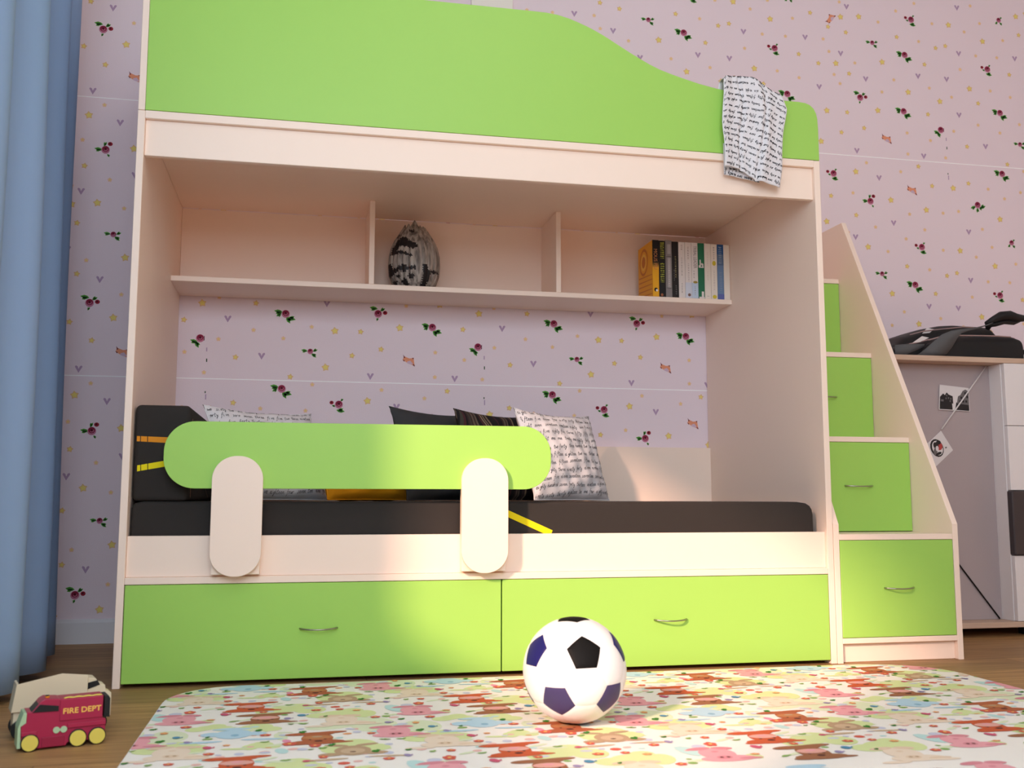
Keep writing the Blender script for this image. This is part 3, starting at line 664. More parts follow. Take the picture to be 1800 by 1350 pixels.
# ================================================================== BLANKET OVER THE UPPER GUARD
w = MB()
def itp(t_, ks):
    for (a, va), (b, vb) in zip(ks, ks[1:]):
        if t_ <= b: return va+(vb-va)*(t_-a)/(b-a)
    return ks[-1][1]
def drape(u, v):
    # v 0 bottom hem at front .. 0.78 ridge .. 1 hanging behind
    zt_ = itp(u, [(0, 1.778), (.06, 1.788), (.3, 1.793), (.62, 1.790), (.74, 1.775), (.88, 1.757), (1, 1.742)])
    zb_ = itp(u, [(0, 1.494), (.12, 1.496), (.26, 1.492), (.40, 1.480), (.50, 1.469), (.57, 1.457), (1, 1.4425)])
    if v < .78:
        q = v/.78; z = zb_+(zt_-zb_)*q; y0 = -.010
        y = y0-.006-.010*(1-q)
    else:
        q = (v-.78)/.22; a = math.pi*min(1, q/.35)
        rad = .017
        y = -.008+rad*(1-math.cos(a)) ; z = zt_ + .004*math.sin(a)
        if q > .35: z -= (q-.35)/.65*.10; y = -.008+2*rad
        y -= .008*(1-q)
    if v < .78: y -= 0
    xl = itp(z, [(1.44, 1.700), (1.6, 1.7005), (1.76, 1.706), (1.80, 1.714)])
    xr = itp(z, [(1.44, 1.888), (1.55, 1.900), (1.62, 1.910), (1.70, 1.921), (1.745, 1.905), (1.775, 1.882), (1.80, 1.86)])
    k = min(1, v/.78)
    fold = .010*math.sin(2*math.pi*(u*1.5+.20+.10*k))*(1-.35*k) + .004*math.sin(2*math.pi*(u*3.1+.3-.2*k))*(1-.3*k)+.0008*math.sin(30*v+9*u)
    crease = .012*math.exp(-((u-(.30+.05*k))/.030)**2) + .014*math.exp(-((u-(.74-.16*(1-k)))/.035)**2)
    y -= max(-.004, fold*.8+.006) ; y += crease*.7*(1 if v < .78 else .3)
    y = min(y, -.004) if v < .78 else y
    # folds also pull the outline a little
    return (xl+(xr-xl)*u+.003*math.sin(9*k+6*u), y, z)
w.grid(drape, 60, 70, 0)
def drape2(u, v):
    x = 1.713+(.118)*u; zb_ = 1.479-.019*u; z = zb_+(.10)*v
    return (x, -.0065-.003*math.sin(7*u)**2, z)
w.grid(drape2, 14, 6, 0)
for q in scribble(.215, .42, 20, .0050, 5, .0009, .0):
    vs = []
    for x, z in q:
        u, v = 1-x/.215, 1-z/.42
        p = drape(u, v); e = .002; du = Vector(drape(min(1, u+e), v))-Vector(drape(max(0, u-e), v)); dv = Vector(drape(u, min(1, v+e)))-Vector(drape(u, max(0, v-e)))
        n = du.cross(dv)
        if n.length > 0: n.normalize()
        if v < .79 and n.y > 0: n = -n
        vs.append(tuple(Vector(p)+n*.0009))
    w.add(vs, [(0, 1, 2, 3)], 1)
for q in scribble(.15, .035, 2, .0062, 9, .0013, .0):
    w.add([tuple(Vector(drape2(1-x/.15, (.03-z)/.1 if z < .03 else 0))+Vector((0, -.0008, 0))) for x, z in q], [(0, 1, 2, 3)], 1)
bl = w.build('blanket', [COTTON, INK])
sd = bl.modifiers.new('thickness', 'SOLIDIFY'); sd.thickness = .0012; sd.offset = 0
tag(bl, 'small white cloth with handwriting print hanging over the green upper guard', 'blanket')

# ================================================================== SHELF: VASE AND BOOKS
w = MB(); VN = 192; VC = (.843, .755, 1.2281)
pr0 = [(.000, .055), (.004, .060), (.03, .080), (.06, .0895), (.095, .093), (.13, .0905), (.165, .082), (.19, .070), (.21, .057), (.225, .048)]
prof = [(z_, itp(z_, pr0)) for z_ in [.225*i/60 for i in range(61)]]
rim = [.0]*VN; rnd = random.Random(4)
for c, hgt, wd in ((.735, .036, 13), (.645, .022, 6), (.815, .016, 5), (.865, .014, 6), (.90, .010, 5), (.55, .022, 9), (.45, .015, 7), (.02, .018, 7), (.12, .022, 9), (.25, .018, 7), (.35, .024, 9)):
    for k in range(-wd, wd+1):
        i = int(c*VN+k) % VN; rim[i] = max(rim[i], hgt*(1-(abs(k)/(wd+.5))**1.3))
PATCH = [[(330, 470), (370, 400), (440, 350), (500, 370), (560, 440), (640, 480), (680, 540), (600, 580), (520, 545), (400, 520), (380, 560), (300, 650), (255, 640), (290, 520)],
 [(300, 600), (400, 590), (600, 680), (590, 710), (440, 655), (300, 650)],
 [(230, 780), (280, 790), (290, 880), (420, 840), (440, 810), (500, 830), (520, 870), (660, 840), (660, 905), (540, 905), (470, 955), (400, 900), (330, 950), (280, 990), (230, 980)],
 [(760, 810), (830, 820), (850, 900), (1000, 880), (1015, 930), (880, 940), (860, 1020), (800, 1140), (700, 1190), (740, 1100), (770, 960)],
 [(380, 955), (440, 1010), (400, 1030), (340, 1000)], [(330, 1050), (385, 1080), (350, 1140), (290, 1100)], [(540, 960), (640, 990), (600, 1060), (530, 1010)], [(480, 1010), (560, 1120), (540, 1190), (440, 1080)],
 [(530, 240), (650, 250), (600, 300), (560, 290)], [(360, 330), (405, 260), (390, 330), (330, 400)]]
def inpoly(x, y, P):
    c = False
    for i in range(len(P)):
        (x1, y1), (x2, y2) = P[i], P[i-1]
        if (y1 > y) != (y2 > y) and x < (x2-x1)*(y-y1)/(y2-y1)+x1: c = not c
    return c
def dark(a, z):
    xn = math.cos(a)*.994-math.sin(a)*.105; fr = -math.cos(a)*.105-math.sin(a)*.994
    if fr < 0: xn = -xn                      # the far side carries the same pattern, turned round
    X = 627+407*xn*(itp(min(.225, max(0, z)), pr0)/.093)+7*math.sin(z*900+a*5)+5*math.sin(a*70); Y = 1185-z*9*488+8*math.sin(a*40+z*300)+6*math.sin(a*97)
    return any(inpoly(X, Y, P) for P in PATCH)
rings = []
for j, (z, r) in enumerate(prof):
    g = []; q = max(0., (z-.19)/.035)**2
    for k in range(VN):
        a = 2*math.pi*k/VN; rib = 1+.016*math.sin(a*24)*min(1, z/.03+.2)+.008*math.sin(a*11+z*20)+.006*math.sin(a*48+1)
        g.append(((r*rib-rim[k]*.5*q)*math.cos(a), (r*rib-rim[k]*.5*q)*math.sin(a), z+rim[k]*q))
    rings.append(g)
inner = [[(x*.9, y*.9, z-.003) for x, y, z in g] for g in rings[::-6]]
allr = rings+inner; vs = [p for g in allr for p in g]; w.add(vs, [], 0)
for i in range(len(allr)-1):
    for k in range(VN):
        d_ = i < len(rings)-1 and dark(2*math.pi*(k+.5)/VN, rings[i][k][2])
        w.f.append((i*VN+k, i*VN+(k+1) % VN, (i+1)*VN+(k+1) % VN, (i+1)*VN+k)); w.m.append(1 if d_ else 0); w.sm.append(True)
w.f.append(tuple(range(VN))[::-1]); w.m.append(0); w.sm.append(False)
w.f.append(tuple((len(allr)-1)*VN+k for k in range(VN))); w.m.append(0); w.sm.append(False)
tag(w.build('vase', [VASEM, mat('glaze_black', (30, 27, 29), 0.5)], loc=VC), 'egg-shaped black and white ceramic vase with a jagged rim on the bunk shelf', 'vase')

PAGE = mat('paper_edges', (226, 218, 204), 0.9, 0.1)
def bm_(n, c): return mat(n, c, 0.45, 0.35)
SPW = bm_('book_white', (226, 218, 214)); SPW2 = bm_('book_ivory', (232, 222, 210))
TXG = bm_('print_grey', (126, 120, 122)); TXB = bm_('print_brown', (120, 92, 84)); TXY = bm_('print_yellow', (210, 190, 60))
BOOKS = [
 ('yellow book with a black-topped spine and swirls on its cover, leftmost on the shelf', bm_('book_yellow', (232, 168, 32)), .2145),
 ('black book with lime green spine lettering, second from the left', bm_('book_black', (24, 24, 26)), .2135),
 ('grey book with a boxed spine label between two black books', bm_('book_grey', (134, 128, 128)), .2160),
 ('black book with small yellowish spine lettering, right of the grey book', bm_('book_black_2', (30, 27, 28)), .2125),
 ('white book with small brown print, right beside the black books', SPW, .2125),
 ('white book fading to pale blue at its foot with a brown dot', SPW, .2125),
 ('white book with large grey outlined lettering, left of the green book', SPW, .2125),
 ('green book with white figures on its spine', bm_('book_green', (36, 112, 78)), .2120),
 ('plain ivory book with very faint print, right of the green book', SPW2, .2115),
 ('white book with two yellow spots on its spine', SPW2, .2110),
 ('blue book with pale spine lettering', bm_('book_blue', (104, 132, 168)), .2105),
 ('blank white book at the right end of the row', SPW2, .2105)]
BW = .02558; BX = 1.7135; BYF = .648; BD = .158
for i, (lab, cm, hgt) in enumerate(BOOKS):
    e = thing('book', lab, 'book', (BX+i*BW, BYF, ZH1+.0006), 0, 'books on the bunk shelf')
    c = MB(); wd = BW-.0007
    c.box((0, 0, 0), (.0022, BD, hgt), 0, .0005); c.box((wd-.0022, 0, 0), (wd, BD, hgt), 0, .0005); c.box((0, -.001, 0), (wd, .0018, hgt), 0, .0008)
    ms = [cm]
    def use(m_):
        if m_ not in ms: ms.append(m_)
        return ms.index(m_)
    def patch(x0, x1, z0_, z1_, m_, lay=1):
        y = -.001-.0003*lay; c.add([(x0*wd, y, z0_*hgt), (x1*wd, y, z0_*hgt), (x1*wd, y, z1_*hgt), (x0*wd, y, z1_*hgt)], [(0, 1, 2, 3)], use(m_))
    def blob(cx, cz, rx, rz, m_, lay=2, n=12):
        y = -.001-.0003*lay; c.add([(cx*wd+rx*wd*math.cos(6.2832*k/n), y, cz*hgt+rz*hgt*math.sin(6.2832*k/n)) for k in range(n)], [tuple(range(n))], use(m_))
    def vtext(s, xc, z_top, L, h, m_, lay=2):
        # reads from top to bottom
        put_text(c, s, lambda x, y: ((xc*wd-h*wd/2)+y, -.001-.0003*lay, z_top*hgt-x), L*hgt, h*wd, use(m_))
    def dashes(xc, z1_, z0_, wdt, m_, n, seed):
        rr = random.Random(seed); z = z1_
        while z > z0_:
            L = rr.uniform(.012, .035); 
            for k in range(3): patch(xc-wdt/2+wdt*k/3, xc-wdt/2+wdt*k/3+wdt*.2, max(z0_, z-L*rr.uniform(.6, 1)), z-L*rr.uniform(0, .3), m_, 2)
            z -= L+.012
    K = bm_('jacket_black', (20, 18, 20)) if i == 0 else BLACK
    if i == 0:
        patch(0, 1, .62, 1, K); 
        for q in range(6): patch(0, 1, .50+.02*q, .52+.02*q, bm_('jacket_fade', tuple(int(20+(232-20)*(1-q/6)*f_) for f_ in (1, .7, .15))))
        vtext('MOUS PIU', .5, .84, .36, .55, bm_('print_orange', (196, 130, 80)))
        blob(.5, .125, .28, .035, BLACK); blob(.62, .115, .18, .022, SPW2, 3)
        sw = bm_('cover_swirl', (196, 116, 20)); sw2 = bm_('cover_amber', (238, 196, 84)); mi = use(sw); mi2 = use(sw2)
        for rk, mm in ((.052, mi), (.042, 0), (.032, mi2), (.022, mi)):
            c.add([(-.0004-.0002*(.06-rk)*50, .095+rk*.9*math.cos(6.2832*k/20), .15+rk*math.sin(6.2832*k/20)) for k in range(20)], [tuple(range(20))], mm)
        for q in range(5):
            c.add([(-.0004, .004, .012+.018*q), (-.0004, .15, .022+.018*q), (-.0004, .15, .027+.018*q), (-.0004, .004, .015+.018*q)], [(0, 1, 2, 3)], mi)
    if i == 1:
        dashes(.55, .97, .68, .62, bm_('print_lime', (190, 196, 70)), 3, 5); dashes(.55, .60, .25, .62, bm_('print_lime', (190, 196, 70)), 3, 6); blob(.4, .04, .2, .025, bm_('print_rust', (150, 90, 60)))
    if i == 2:
        patch(.3, .8, .17, .70, bm_('label_grey', (166, 160, 160))); patch(.1, .9, .705, .712, BLACK, 2); patch(.1, .9, .16, .165, BLACK, 2); dashes(.55, .66, .2, .18, SPW, 2, 7); patch(.3, .8, .76, .93, bm_('label_grey', (166, 160, 160)))
    if i == 3:
        dashes(.55, .74, .36, .22, bm_('print_gold', (170, 160, 110)), 2, 8); dashes(.6, .22, .05, .2, TXG, 2, 9); dashes(.3, .5, .3, .12, TXG, 2, 19)
    if i == 4: dashes(.5, .95, .86, .2, TXB, 2, 10); dashes(.5, .72, .40, .18, TXG, 2, 11); dashes(.5, .26, .08, .16, TXG, 2, 12)
    if i == 5:
        patch(0, 1, 0, .28, bm_('jacket_paleblue', (206, 212, 226))); dashes(.5, .92, .70, .18, TXB, 2, 13); dashes(.55, .62, .30, .16, TXG, 2, 14); blob(.6, .06, .24, .028, TXB)
    if i == 6:
        patch(0, 1, 0, .28, bm_('jacket_skyblue', (190, 206, 226))); vtext('TRIBAL LEADER', .58, .94, .40, .50, TXG); dashes(.35, .50, .36, .2, TXG, 2, 15); blob(.55, .29, .36, .022, bm_('print_olive', (160, 140, 60))); dashes(.5, .22, .06, .14, TXG, 2, 18)
    if i == 7:
        for bx, bz, b1 in ((.35, .58, .70), (.6, .60, .64), (.2, .56, .60), (.75, .57, .63)): patch(bx-.1, bx+.1, bz, b1, SPW)
        patch(.1, .9, .555, .575, SPW, 2); patch(.5, .85, .03, .13, SPW); patch(.1, .95, 0, .035, SPW, 2)
    if i == 8: dashes(.5, .84, .60, .16, bm_('print_faint', (206, 190, 180)), 2, 16); dashes(.5, .5, .34, .14, bm_('print_faint', (206, 190, 180)), 2, 17); patch(.3, .7, .05, .055, TXG)
    if i == 9: dashes(.5, .95, .72, .2, TXG, 2, 20); blob(.5, .65, .3, .045, TXY); dashes(.5, .52, .16, .22, bm_('print_faint', (190, 180, 176)), 2, 21); blob(.5, .045, .34, .035, TXY)
    if i == 10:
        patch(0, 1, .82, 1, bm_('jacket_navy', (40, 84, 140))); patch(0, 1, .62, .82, bm_('jacket_slate', (86, 110, 142))); patch(0, 1, 0, .1, bm_('jacket_violet', (92, 104, 166))); dashes(.5, .96, .64, .5, bm_('print_ice', (150, 170, 190)), 3, 22); dashes(.55, .50, .12, .4, bm_('print_ice', (140, 156, 176)), 3, 23)
    if i == 11: patch(.93, 1.0, 0, 1, bm_('jacket_edge', (206, 176, 160)))
    c.build('cover', ms, e)
    p = MB(); p.box((.0024, .0022, .002), (wd-.0024, BD-.002, hgt-.002), 0, 0); p.build('pages', PAGE, e)

# ================================================================== BALL
w = MB(); BR = .1115; BC = Vector((1.052, -.652, .0085+BR+.0006))
phi = (1+5**.5)/2
ico = [Vector(v).normalized() for v in [(-1, phi, 0), (1, phi, 0), (-1, -phi, 0), (1, -phi, 0), (0, -1, phi), (0, 1, phi), (0, -1, -phi), (0, 1, -phi), (phi, 0, -1), (phi, 0, 1), (-phi, 0, -1), (-phi, 0, 1)]]
EL = min((a-b).length for a in ico for b in ico if a is not b)
nb = [[j for j in range(12) if j != i and (ico[i]-ico[j]).length < EL*1.1] for i in range(12)]
CAM = (0.46976, -2.79078, 0.48351, 0.20464, 0.11569, 0.00065, 1756.294)
def cambasis():
    x, y, z, yaw, p, r, f = CAM
    fw = Vector((math.sin(yaw)*math.cos(p), math.cos(yaw)*math.cos(p), math.sin(p))); rt = Vector((math.cos(yaw), -math.sin(yaw), 0)); up = rt.cross(fw)
    return math.cos(r)*rt+math.sin(r)*up, -math.sin(r)*rt+math.cos(r)*up, fw
RT_, UP_, FW_ = cambasis()
vd = (BC-Vector(CAM[:3])).normalized()
rt2 = vd.cross(UP_).normalized(); up2 = rt2.cross(vd)
def bd(x, y): z = math.sqrt(max(0, 1-x*x-y*y)); return (rt2*x+up2*y-vd*z).normalized()
z1 = bd(.195, .305); ref = bd(.0, .955)
xx = (ref-z1*ref.dot(z1)).normalized(); yy = z1.cross(xx)
i0 = 4; a0 = ico[i0]; j0 = nb[i0][0]; ax = (ico[j0]-a0*ico[j0].dot(a0)).normalized(); ay = a0.cross(ax)
def rotb(v): return z1*v.dot(a0)+xx*v.dot(ax)+yy*v.dot(ay)
V = [rotb(v) for v in ico]
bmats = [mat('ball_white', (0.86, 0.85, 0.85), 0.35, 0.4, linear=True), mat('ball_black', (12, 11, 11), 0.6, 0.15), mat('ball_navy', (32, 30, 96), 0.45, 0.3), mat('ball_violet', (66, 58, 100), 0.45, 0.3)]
def sph_poly(poly, mi, lift):
    """spherical polygon as a fan of little triangles, pressed in at the seams"""
    c = sum(poly, Vector()).normalized(); N = 7
    for k in range(len(poly)):
        a, b = poly[k], poly[(k+1) % len(poly)]; idx = {}; vs = []; fs = []
        for i in range(N+1):
            for j in range(N+1-i):
                s_ = i/N; t_ = j/N; p = (c*(1-s_-t_)+a*s_+b*t_).normalized(); edge = (1-s_-t_)
                rr = BR*(1-.010*max(0, 1-edge/.12)**2) + lift; idx[(i, j)] = len(vs); vs.append(tuple(BC+p*rr))
        for i in range(N):
            for j in range(N-i):
                fs.append((idx[(i, j)], idx[(i+1, j)], idx[(i, j+1)]))
                if i+j < N-1: fs.append((idx[(i+1, j)], idx[(i+1, j+1)], idx[(i, j+1)]))
        w.add(vs, fs, mi, True)
def third(i, j): return (V[i]*2+V[j]).normalized()
for i in range(12):
    a = V[i]; u = (V[nb[i][0]]-a*V[nb[i][0]].dot(a)).normalized(); q = a.cross(u)
    order = sorted(nb[i], key=lambda j: math.atan2(V[j].dot(q), V[j].dot(u)))
    poly = [third(i, j) for j in order]
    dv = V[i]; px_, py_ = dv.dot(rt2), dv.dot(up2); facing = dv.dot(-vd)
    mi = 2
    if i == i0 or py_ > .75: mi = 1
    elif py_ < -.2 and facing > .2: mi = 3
    sph_poly(poly, mi, 0)
for i in range(12):
    for j in nb[i]:
        for k in nb[i]:
            if i < j < k and k in nb[j]:
                c = (V[i]+V[j]+V[k]).normalized(); pts = [third(i, j), third(j, i), third(j, k), third(k, j), third(k, i), third(i, k)]
                if (pts[0].cross(pts[1])).dot(c) < 0: pts = pts[::-1]
                sph_poly(pts, 0, 0)
w.v = [(x-BC.x, y-BC.y, z-BC.z) for x, y, z in w.v]
tag(w.build('football', bmats, loc=BC, recalc=True), 'white football with black and navy pentagons on the rug', 'ball')
# ================================================================== TOY TRUCKS
TH = 19.3; ORI = (-.038, -.646, 0.0002)      # local x runs along the truck, local -y is the side we see
REDM = mat('toy_red', (168, 36, 72), 0.4, 0.4); REDD = mat('toy_red_dark', (150, 30, 62), 0.4, 0.4)
YELM = mat('toy_yellow', (224, 208, 96), 0.45, 0.3); MINT = mat('toy_mint', (176, 206, 166), 0.5, 0.3)
TBLK = mat('toy_black', (22, 24, 26), 0.45, 0.4); TOR = mat('toy_orange', (240, 150, 30), 0.4, 0.4); CRM = mat('toy_cream', (222, 208, 178), 0.5, 0.3)
FD = .050
ft = thing('toy_fire_truck', 'small red toy fire truck with yellow wheels on the floor', 'toy truck', ORI, R(TH))
w = MB()
w.prism([(-.0135, .0085), (.010, .0085), (.0135, .004), (.066, .004), (.070, .010), (.1385, .010), (.1385, .048), (.1325, .050), (.1325, .0935), (.052, .0935), (.050, .0945), (.0262, .0965), (.0185, .0925), (.0030, .0742), (-.0060, .0745), (-.0060, .0545), (-.0150, .0505)], .001, FD, 'y', 0, .0012, 2)
w.prism([(.0225, .005), (.063, .005), (.063, .024), (.0225, .024)], -.0015, .002, 'y', 1, .0008)
w.prism([(.053, .052), (.1315, .052), (.1315, .0925), (.053, .0925)], -.0012, .002, 'y', 0, .0008)
w.prism([(.068, .037), (.1385, .037), (.1385, .0455), (.068, .0455)], -.0025, .002, 'y', 0, .0010)
w.prism([(-.0145, .030), (.014, .030), (.014, .0375), (-.0145, .0375)], -.0025, .002, 'y', 0, .0010)
part('body', w, [REDM, REDD], ft)
w = MB(); w.prism([(.0035, .0728), (.0165, .0868), (.0505, .0812), (.0505, .0715)], -.0006, .0015, 'y', 0, .0003)
w.prism([(.0030, .0728), (.0165, .0868), (.0180, .0915), (.0012, .0735)], .002, FD-.004, 'y', 0, .0003)
part('window', w, TBLK, ft)
part('grille', MB().prism([(-.0205, .0075), (-.0140, .0075), (-.0155, .048), (-.0062, .0545), (-.0058, .073), (-.0115, .0735), (-.0205, .045)], .0005, FD, 'y', 0, .0008), MINT, ft, 'pale green radiator grille')
part('rear_panel', MB().prism([(.1345, .0515), (.1455, .0505), (.1455, .0870), (.1420, .0925), (.1345, .0925)], -.001, FD-.004, 'y', 0, .001), TBLK, ft)
w = MB()
for x in (.0482, .0614): w.disc((x, .0356, -.0015), .0062, 'y', 0, 18, .003, .0004)
w.prism([(.0482, .0335), (.0614, .0335), (.0614, .0375), (.0482, .0375)], -.0008, .001, 'y', 0, 0)
part('pressure_gauge', w, MINT, ft)
w = MB(); w.tube([(.0310, .018, .0958), (.0310, .018, .0990)], .0042, 12, 0); w.tube([(.0310, .018, .0990), (.0310, .018, .1010)], .0036, 12, 1)
part('roof_beacon', w, [TOR, TBLK], ft)
w = MB()
for k in range(5): w.tube([(.064+.0145*k, .004+.002*q, .0935+.0022*math.sin(math.pi*q/6)) for q in range(7)], .0032, 8, 0)
part('hose', MB().tube([(.060+.070*k/40, .006, .0935+.0014*abs(math.sin(k*math.pi/10))) for k in range(41)], .0017, 8, 0), YELM, ft)
w = MB()
put_text(w, 'FIRE DEPT', lambda x, y: (.0590+x, -.0014-.0002, .0653+y), .0695, .0102, 0)
vs0 = list(w.v); 
for dx, dz in ((.0004, 0), (-.0004, 0), (0, .0004), (0, -.0004)):
    w.add([(x+dx, y-.00003*(1+dx*1000), z+dz) for x, y, z in vs0], list(w.f[:len(text2d('FIRE DEPT')[1])]), 0)
part('lettering', w, TOR if False else mat('toy_letter_yellow', (246, 196, 96), 0.5), ft, 'yellow lettering reading FIRE DEPT')
for x in (.0016, .0876, .1232):
    for side in (0, 1):
        w = MB(); yy = -.0035 if side == 0 else FD-.0065
        w.disc((x, .0166, yy), .0166, 'y', 0, 28, .010, .0008)
        wh = part('wheel', w, TBLK, ft)
        h = MB(); h.disc((x, .0166, yy-.0008 if side == 0 else yy+.0095), .0148, 'y', 0, 26, .0014, .0003); part('hubcap', h, YELM, wh, 'yellow hubcap')

DD = .060
dt = thing('toy_dump_truck', 'cream toy dump truck behind the red fire truck', 'toy truck', (ORI[0]-.113*math.sin(R(TH)), ORI[1]+.113*math.cos(R(TH)), .0002), R(TH))
w = MB(); rim = [(-.0237, .0552), (.030, .0552), (.046, .072), (.1186, .072), (.1186, .1183), (.0685, .1252), (-.0158, .110)]
w.prism(rim, 0, .003, 'y', 0, .0006); w.prism([(x+.002, z-.011 if z > .08 else z) for x, z in rim], DD-.003, DD, 'y', 0, .0006)
w.prism([(-.0237, .0552), (.030, .0552), (.046, .072), (.1186, .072), (.1186, .076), (.045, .076), (.029, .0592), (-.0225, .0592)], .003, DD-.003, 'y', 0, 0)
w.box((.1150, .003, .076), (.1184, DD-.003, .1060), 0, .0005)
w.prism([(-.0237, .0552), (-.0195, .0552), (-.0118, .1105), (-.0158, .110)], .003, DD-.003, 'y', 0, 0)
part('dump_bed', w, CRM, dt)
w = MB(); w.prism([(.1192, .030), (.1675, .030), (.1675, .0679), (.1671, .0767), (.1559, .0829), (.1538, .0936), (.1436, .0962), (.1347, .1091), (.1192, .1114)], .006, DD-.006, 'y', 0, .0010)
part('cab', w, CRM, dt)
part('cab_window', MB().prism([(.1200, .0880), (.1436, .0955), (.1385, .1050), (.1200, .1010)], .0045, DD-.0045, 'y', 0, .0003), TBLK, dt)
w = MB(); w.box((-.0190, .006, .0216), (.1600, DD-.006, .0545), 0, .001); part('chassis', w, CRM, dt)
for x in (-.003, .045, .140):
    for yy in (-.001, DD-.011):
        w = MB(); w.disc((x, .0200, yy), .0200, 'y', 0, 28, .012, .001); wh = part('wheel', w, TBLK, dt)
        h = MB(); h.disc((x, .0200, yy-.0006 if yy < .02 else yy+.0116), .0095, 'y', 0, 20, .001, .0002); part('hubcap', h, TBLK, wh)

# ================================================================== CURTAIN
w = MB(); NU = 560; NV = 24
def curt(u, v):
    y = .520-1.50*u; z = .025+2.66*v
    ph = 2*math.pi*(y-.182)/.300
    s_ = math.cos(ph)
    # rounded outer folds, tight inner ones
    amp = .062+.010*math.sin(3.1*y+.5)
    prof = amp*(s_*.75+.25*math.cos(2*ph)*.55)
    base = itp(y, [(-1.2, -.196), (-.088, -.196), (.175, -.214), (.495, -.262), (.6, -.280)])-.009*z-.0535
    yy = y+.030*math.sin(ph)*(.9) + .006*math.sin(1.7*z+3*y)
    return (base+prof+.004*math.sin(2.3*z+5*y), yy, z)
w.grid(curt, NU, NV, 0)
c = w.build('curtain', CURT); sd = c.modifiers.new('thickness', 'SOLIDIFY'); sd.thickness = .0016; sd.offset = 0
tag(c, 'long blue curtain hanging in soft folds at the left', 'curtain')
w = MB(); w.tube([(-.30, YW-.02, 2.70), (-.30, -3.2, 2.70)], .012, 12, 0); rod = w.build('curtain_rod', STEEL)
rod.parent = c

# ================================================================== WALL UNIT ON THE RIGHT
cab = thing('wall_unit', 'white and grey cabinet with a pale oak top behind the staircase', 'cabinet', (2.53, .40, 0))
ox, oy = 2.53, .40
def cb(name, lo, hi, m, label=None, bev=.001, par=None):
    o = MB().box((lo[0]-ox, lo[1]-oy, lo[2]), (hi[0]-ox, hi[1]-oy, hi[2]), 0, bev).build(name, m, par or cab)
    if label: o['label'] = label
    return o
CX1 = 3.62; CB = .872
cb('top_board', (2.50, .400, .9845), (CX1, CB, 1.0035), OAKTOP, 'pale oak top board')
cb('base_shelf', (2.50, .400, .0345), (CX1, CB, .0540), OAKTOP, 'pale oak bottom board')
cb('side_panel', (2.505, .42, .0543), (2.523, CB-.002, .9842), WHITE)
cb('back_panel', (2.5235, .481, .0543), (2.9725, .495, .9842), GREYP, 'grey felt pinboard panel')
cb('side_panel', (2.973, .4185, .0543), (2.991, CB-.002, .9842), WHITE)
cb('side_panel', (CX1-.02, .42, .0543), (CX1-.002, CB-.002, .9842), WHITE)
cb('cabinet_back', (2.524, CB-.012, .0543), (CX1-.0205, CB-.004, .9842), WHITE)
for z0_, z1_, m_, lb in ((.7555, .9835, WHITE, 'white drawer front'), (.5205, .7535, WHITE, 'white drawer front'), (.2885, .5185, ANTH, 'anthracite drawer front'), (.0555, .2865, WHITE, 'white drawer front')):
    dk = m_ is ANTH
    cb('drawer', (2.9755 if not dk else 2.970, .400-(.012 if dk else 0), z0_), (CX1-.002, .4180, z1_), m_, lb, .004 if dk else .0012)
for x in (2.53, 3.05, CX1-.06):
    for y in (.47, CB-.06):
        cb('foot', (x, y, .0003), (x+.03, y+.03, .0343), BLACK)
# pictures and strings on the pinboard
PHW = mat('photo_paper', (216, 212, 214), 0.5); PHK = mat('photo_dark', (38, 36, 38), 0.5); PHG = mat('photo_mid', (104, 100, 102), 0.5); PHR = mat('photo_red', (176, 66, 66), 0.5)
def flat(mb, pts, y, mi): mb.add([(x, y, z) for x, z in pts], [tuple(range(len(pts)))], mi)
w = MB(); P4 = [(2.752, .815), (2.880, .811), (2.880, .898), (2.760, .908)]
cx, cz = 2.818, .858
w.prism(P4, .4755, .4765, 'y', 0, 0)
def bil(u, v):
    a = [P4[0][k]+(P4[1][k]-P4[0][k])*u for k in (0, 1)]; b = [P4[3][k]+(P4[2][k]-P4[3][k])*u for k in (0, 1)]
    return (a[0]+(b[0]-a[0])*v, a[1]+(b[1]-a[1])*v)
def ph(pts, mi, l): flat(w, [bil(*p) for p in pts], .4754-.0002*l, mi)
ph([(.02, .03), (.44, .03), (.42, .30), (.02, .32)], 1, 1); ph([(.52, .03), (.98, .02), (.98, .28), (.56, .34)], 1, 1)
ph([(.02, .30), (.46, .28), (.44, .58), (.30, .64), (.24, .72), (.18, .60), (.12, .66), (.02, .52)], 1, 2); ph([(.05, .34), (.14, .34), (.14, .42), (.05, .42)], 2, 3)
ph([(.58, .30), (.98, .26), (.98, .84), (.88, .92), (.78, .84), (.70, .66), (.62, .60)], 2, 2)
for a_, b_ in ((.66, .34), (.76, .36), (.86, .36), (.70, .50), (.80, .54), (.90, .56), (.84, .70), (.92, .72)): ph([(a_, b_), (a_+.06, b_), (a_+.06, b_+.10), (a_, b_+.10)], 1, 3)
for a_, b_ in ((.20, .44), (.28, .46), (.36, .44), (.22, .56), (.34, .34)): ph([(a_, b_), (a_+.04, b_), (a_+.04, b_+.07), (a_, b_+.07)], 2, 3)
w.v = [(x-cx, y-.4765, z-cz) for x, y, z in w.v]
tag(w.build('photograph', [PHW, PHK, PHG], loc=(cx, .4765, cz)), 'black and white photo of old town houses pinned under the oak top', 'photo')
w = MB(); dia = [(2.758, .738), (2.804, .667), (2.730, .606), (2.684, .677)]; cx, cz = 2.744, .672
w.prism(dia[::-1], .4785, .4795, 'y', 0, 0)
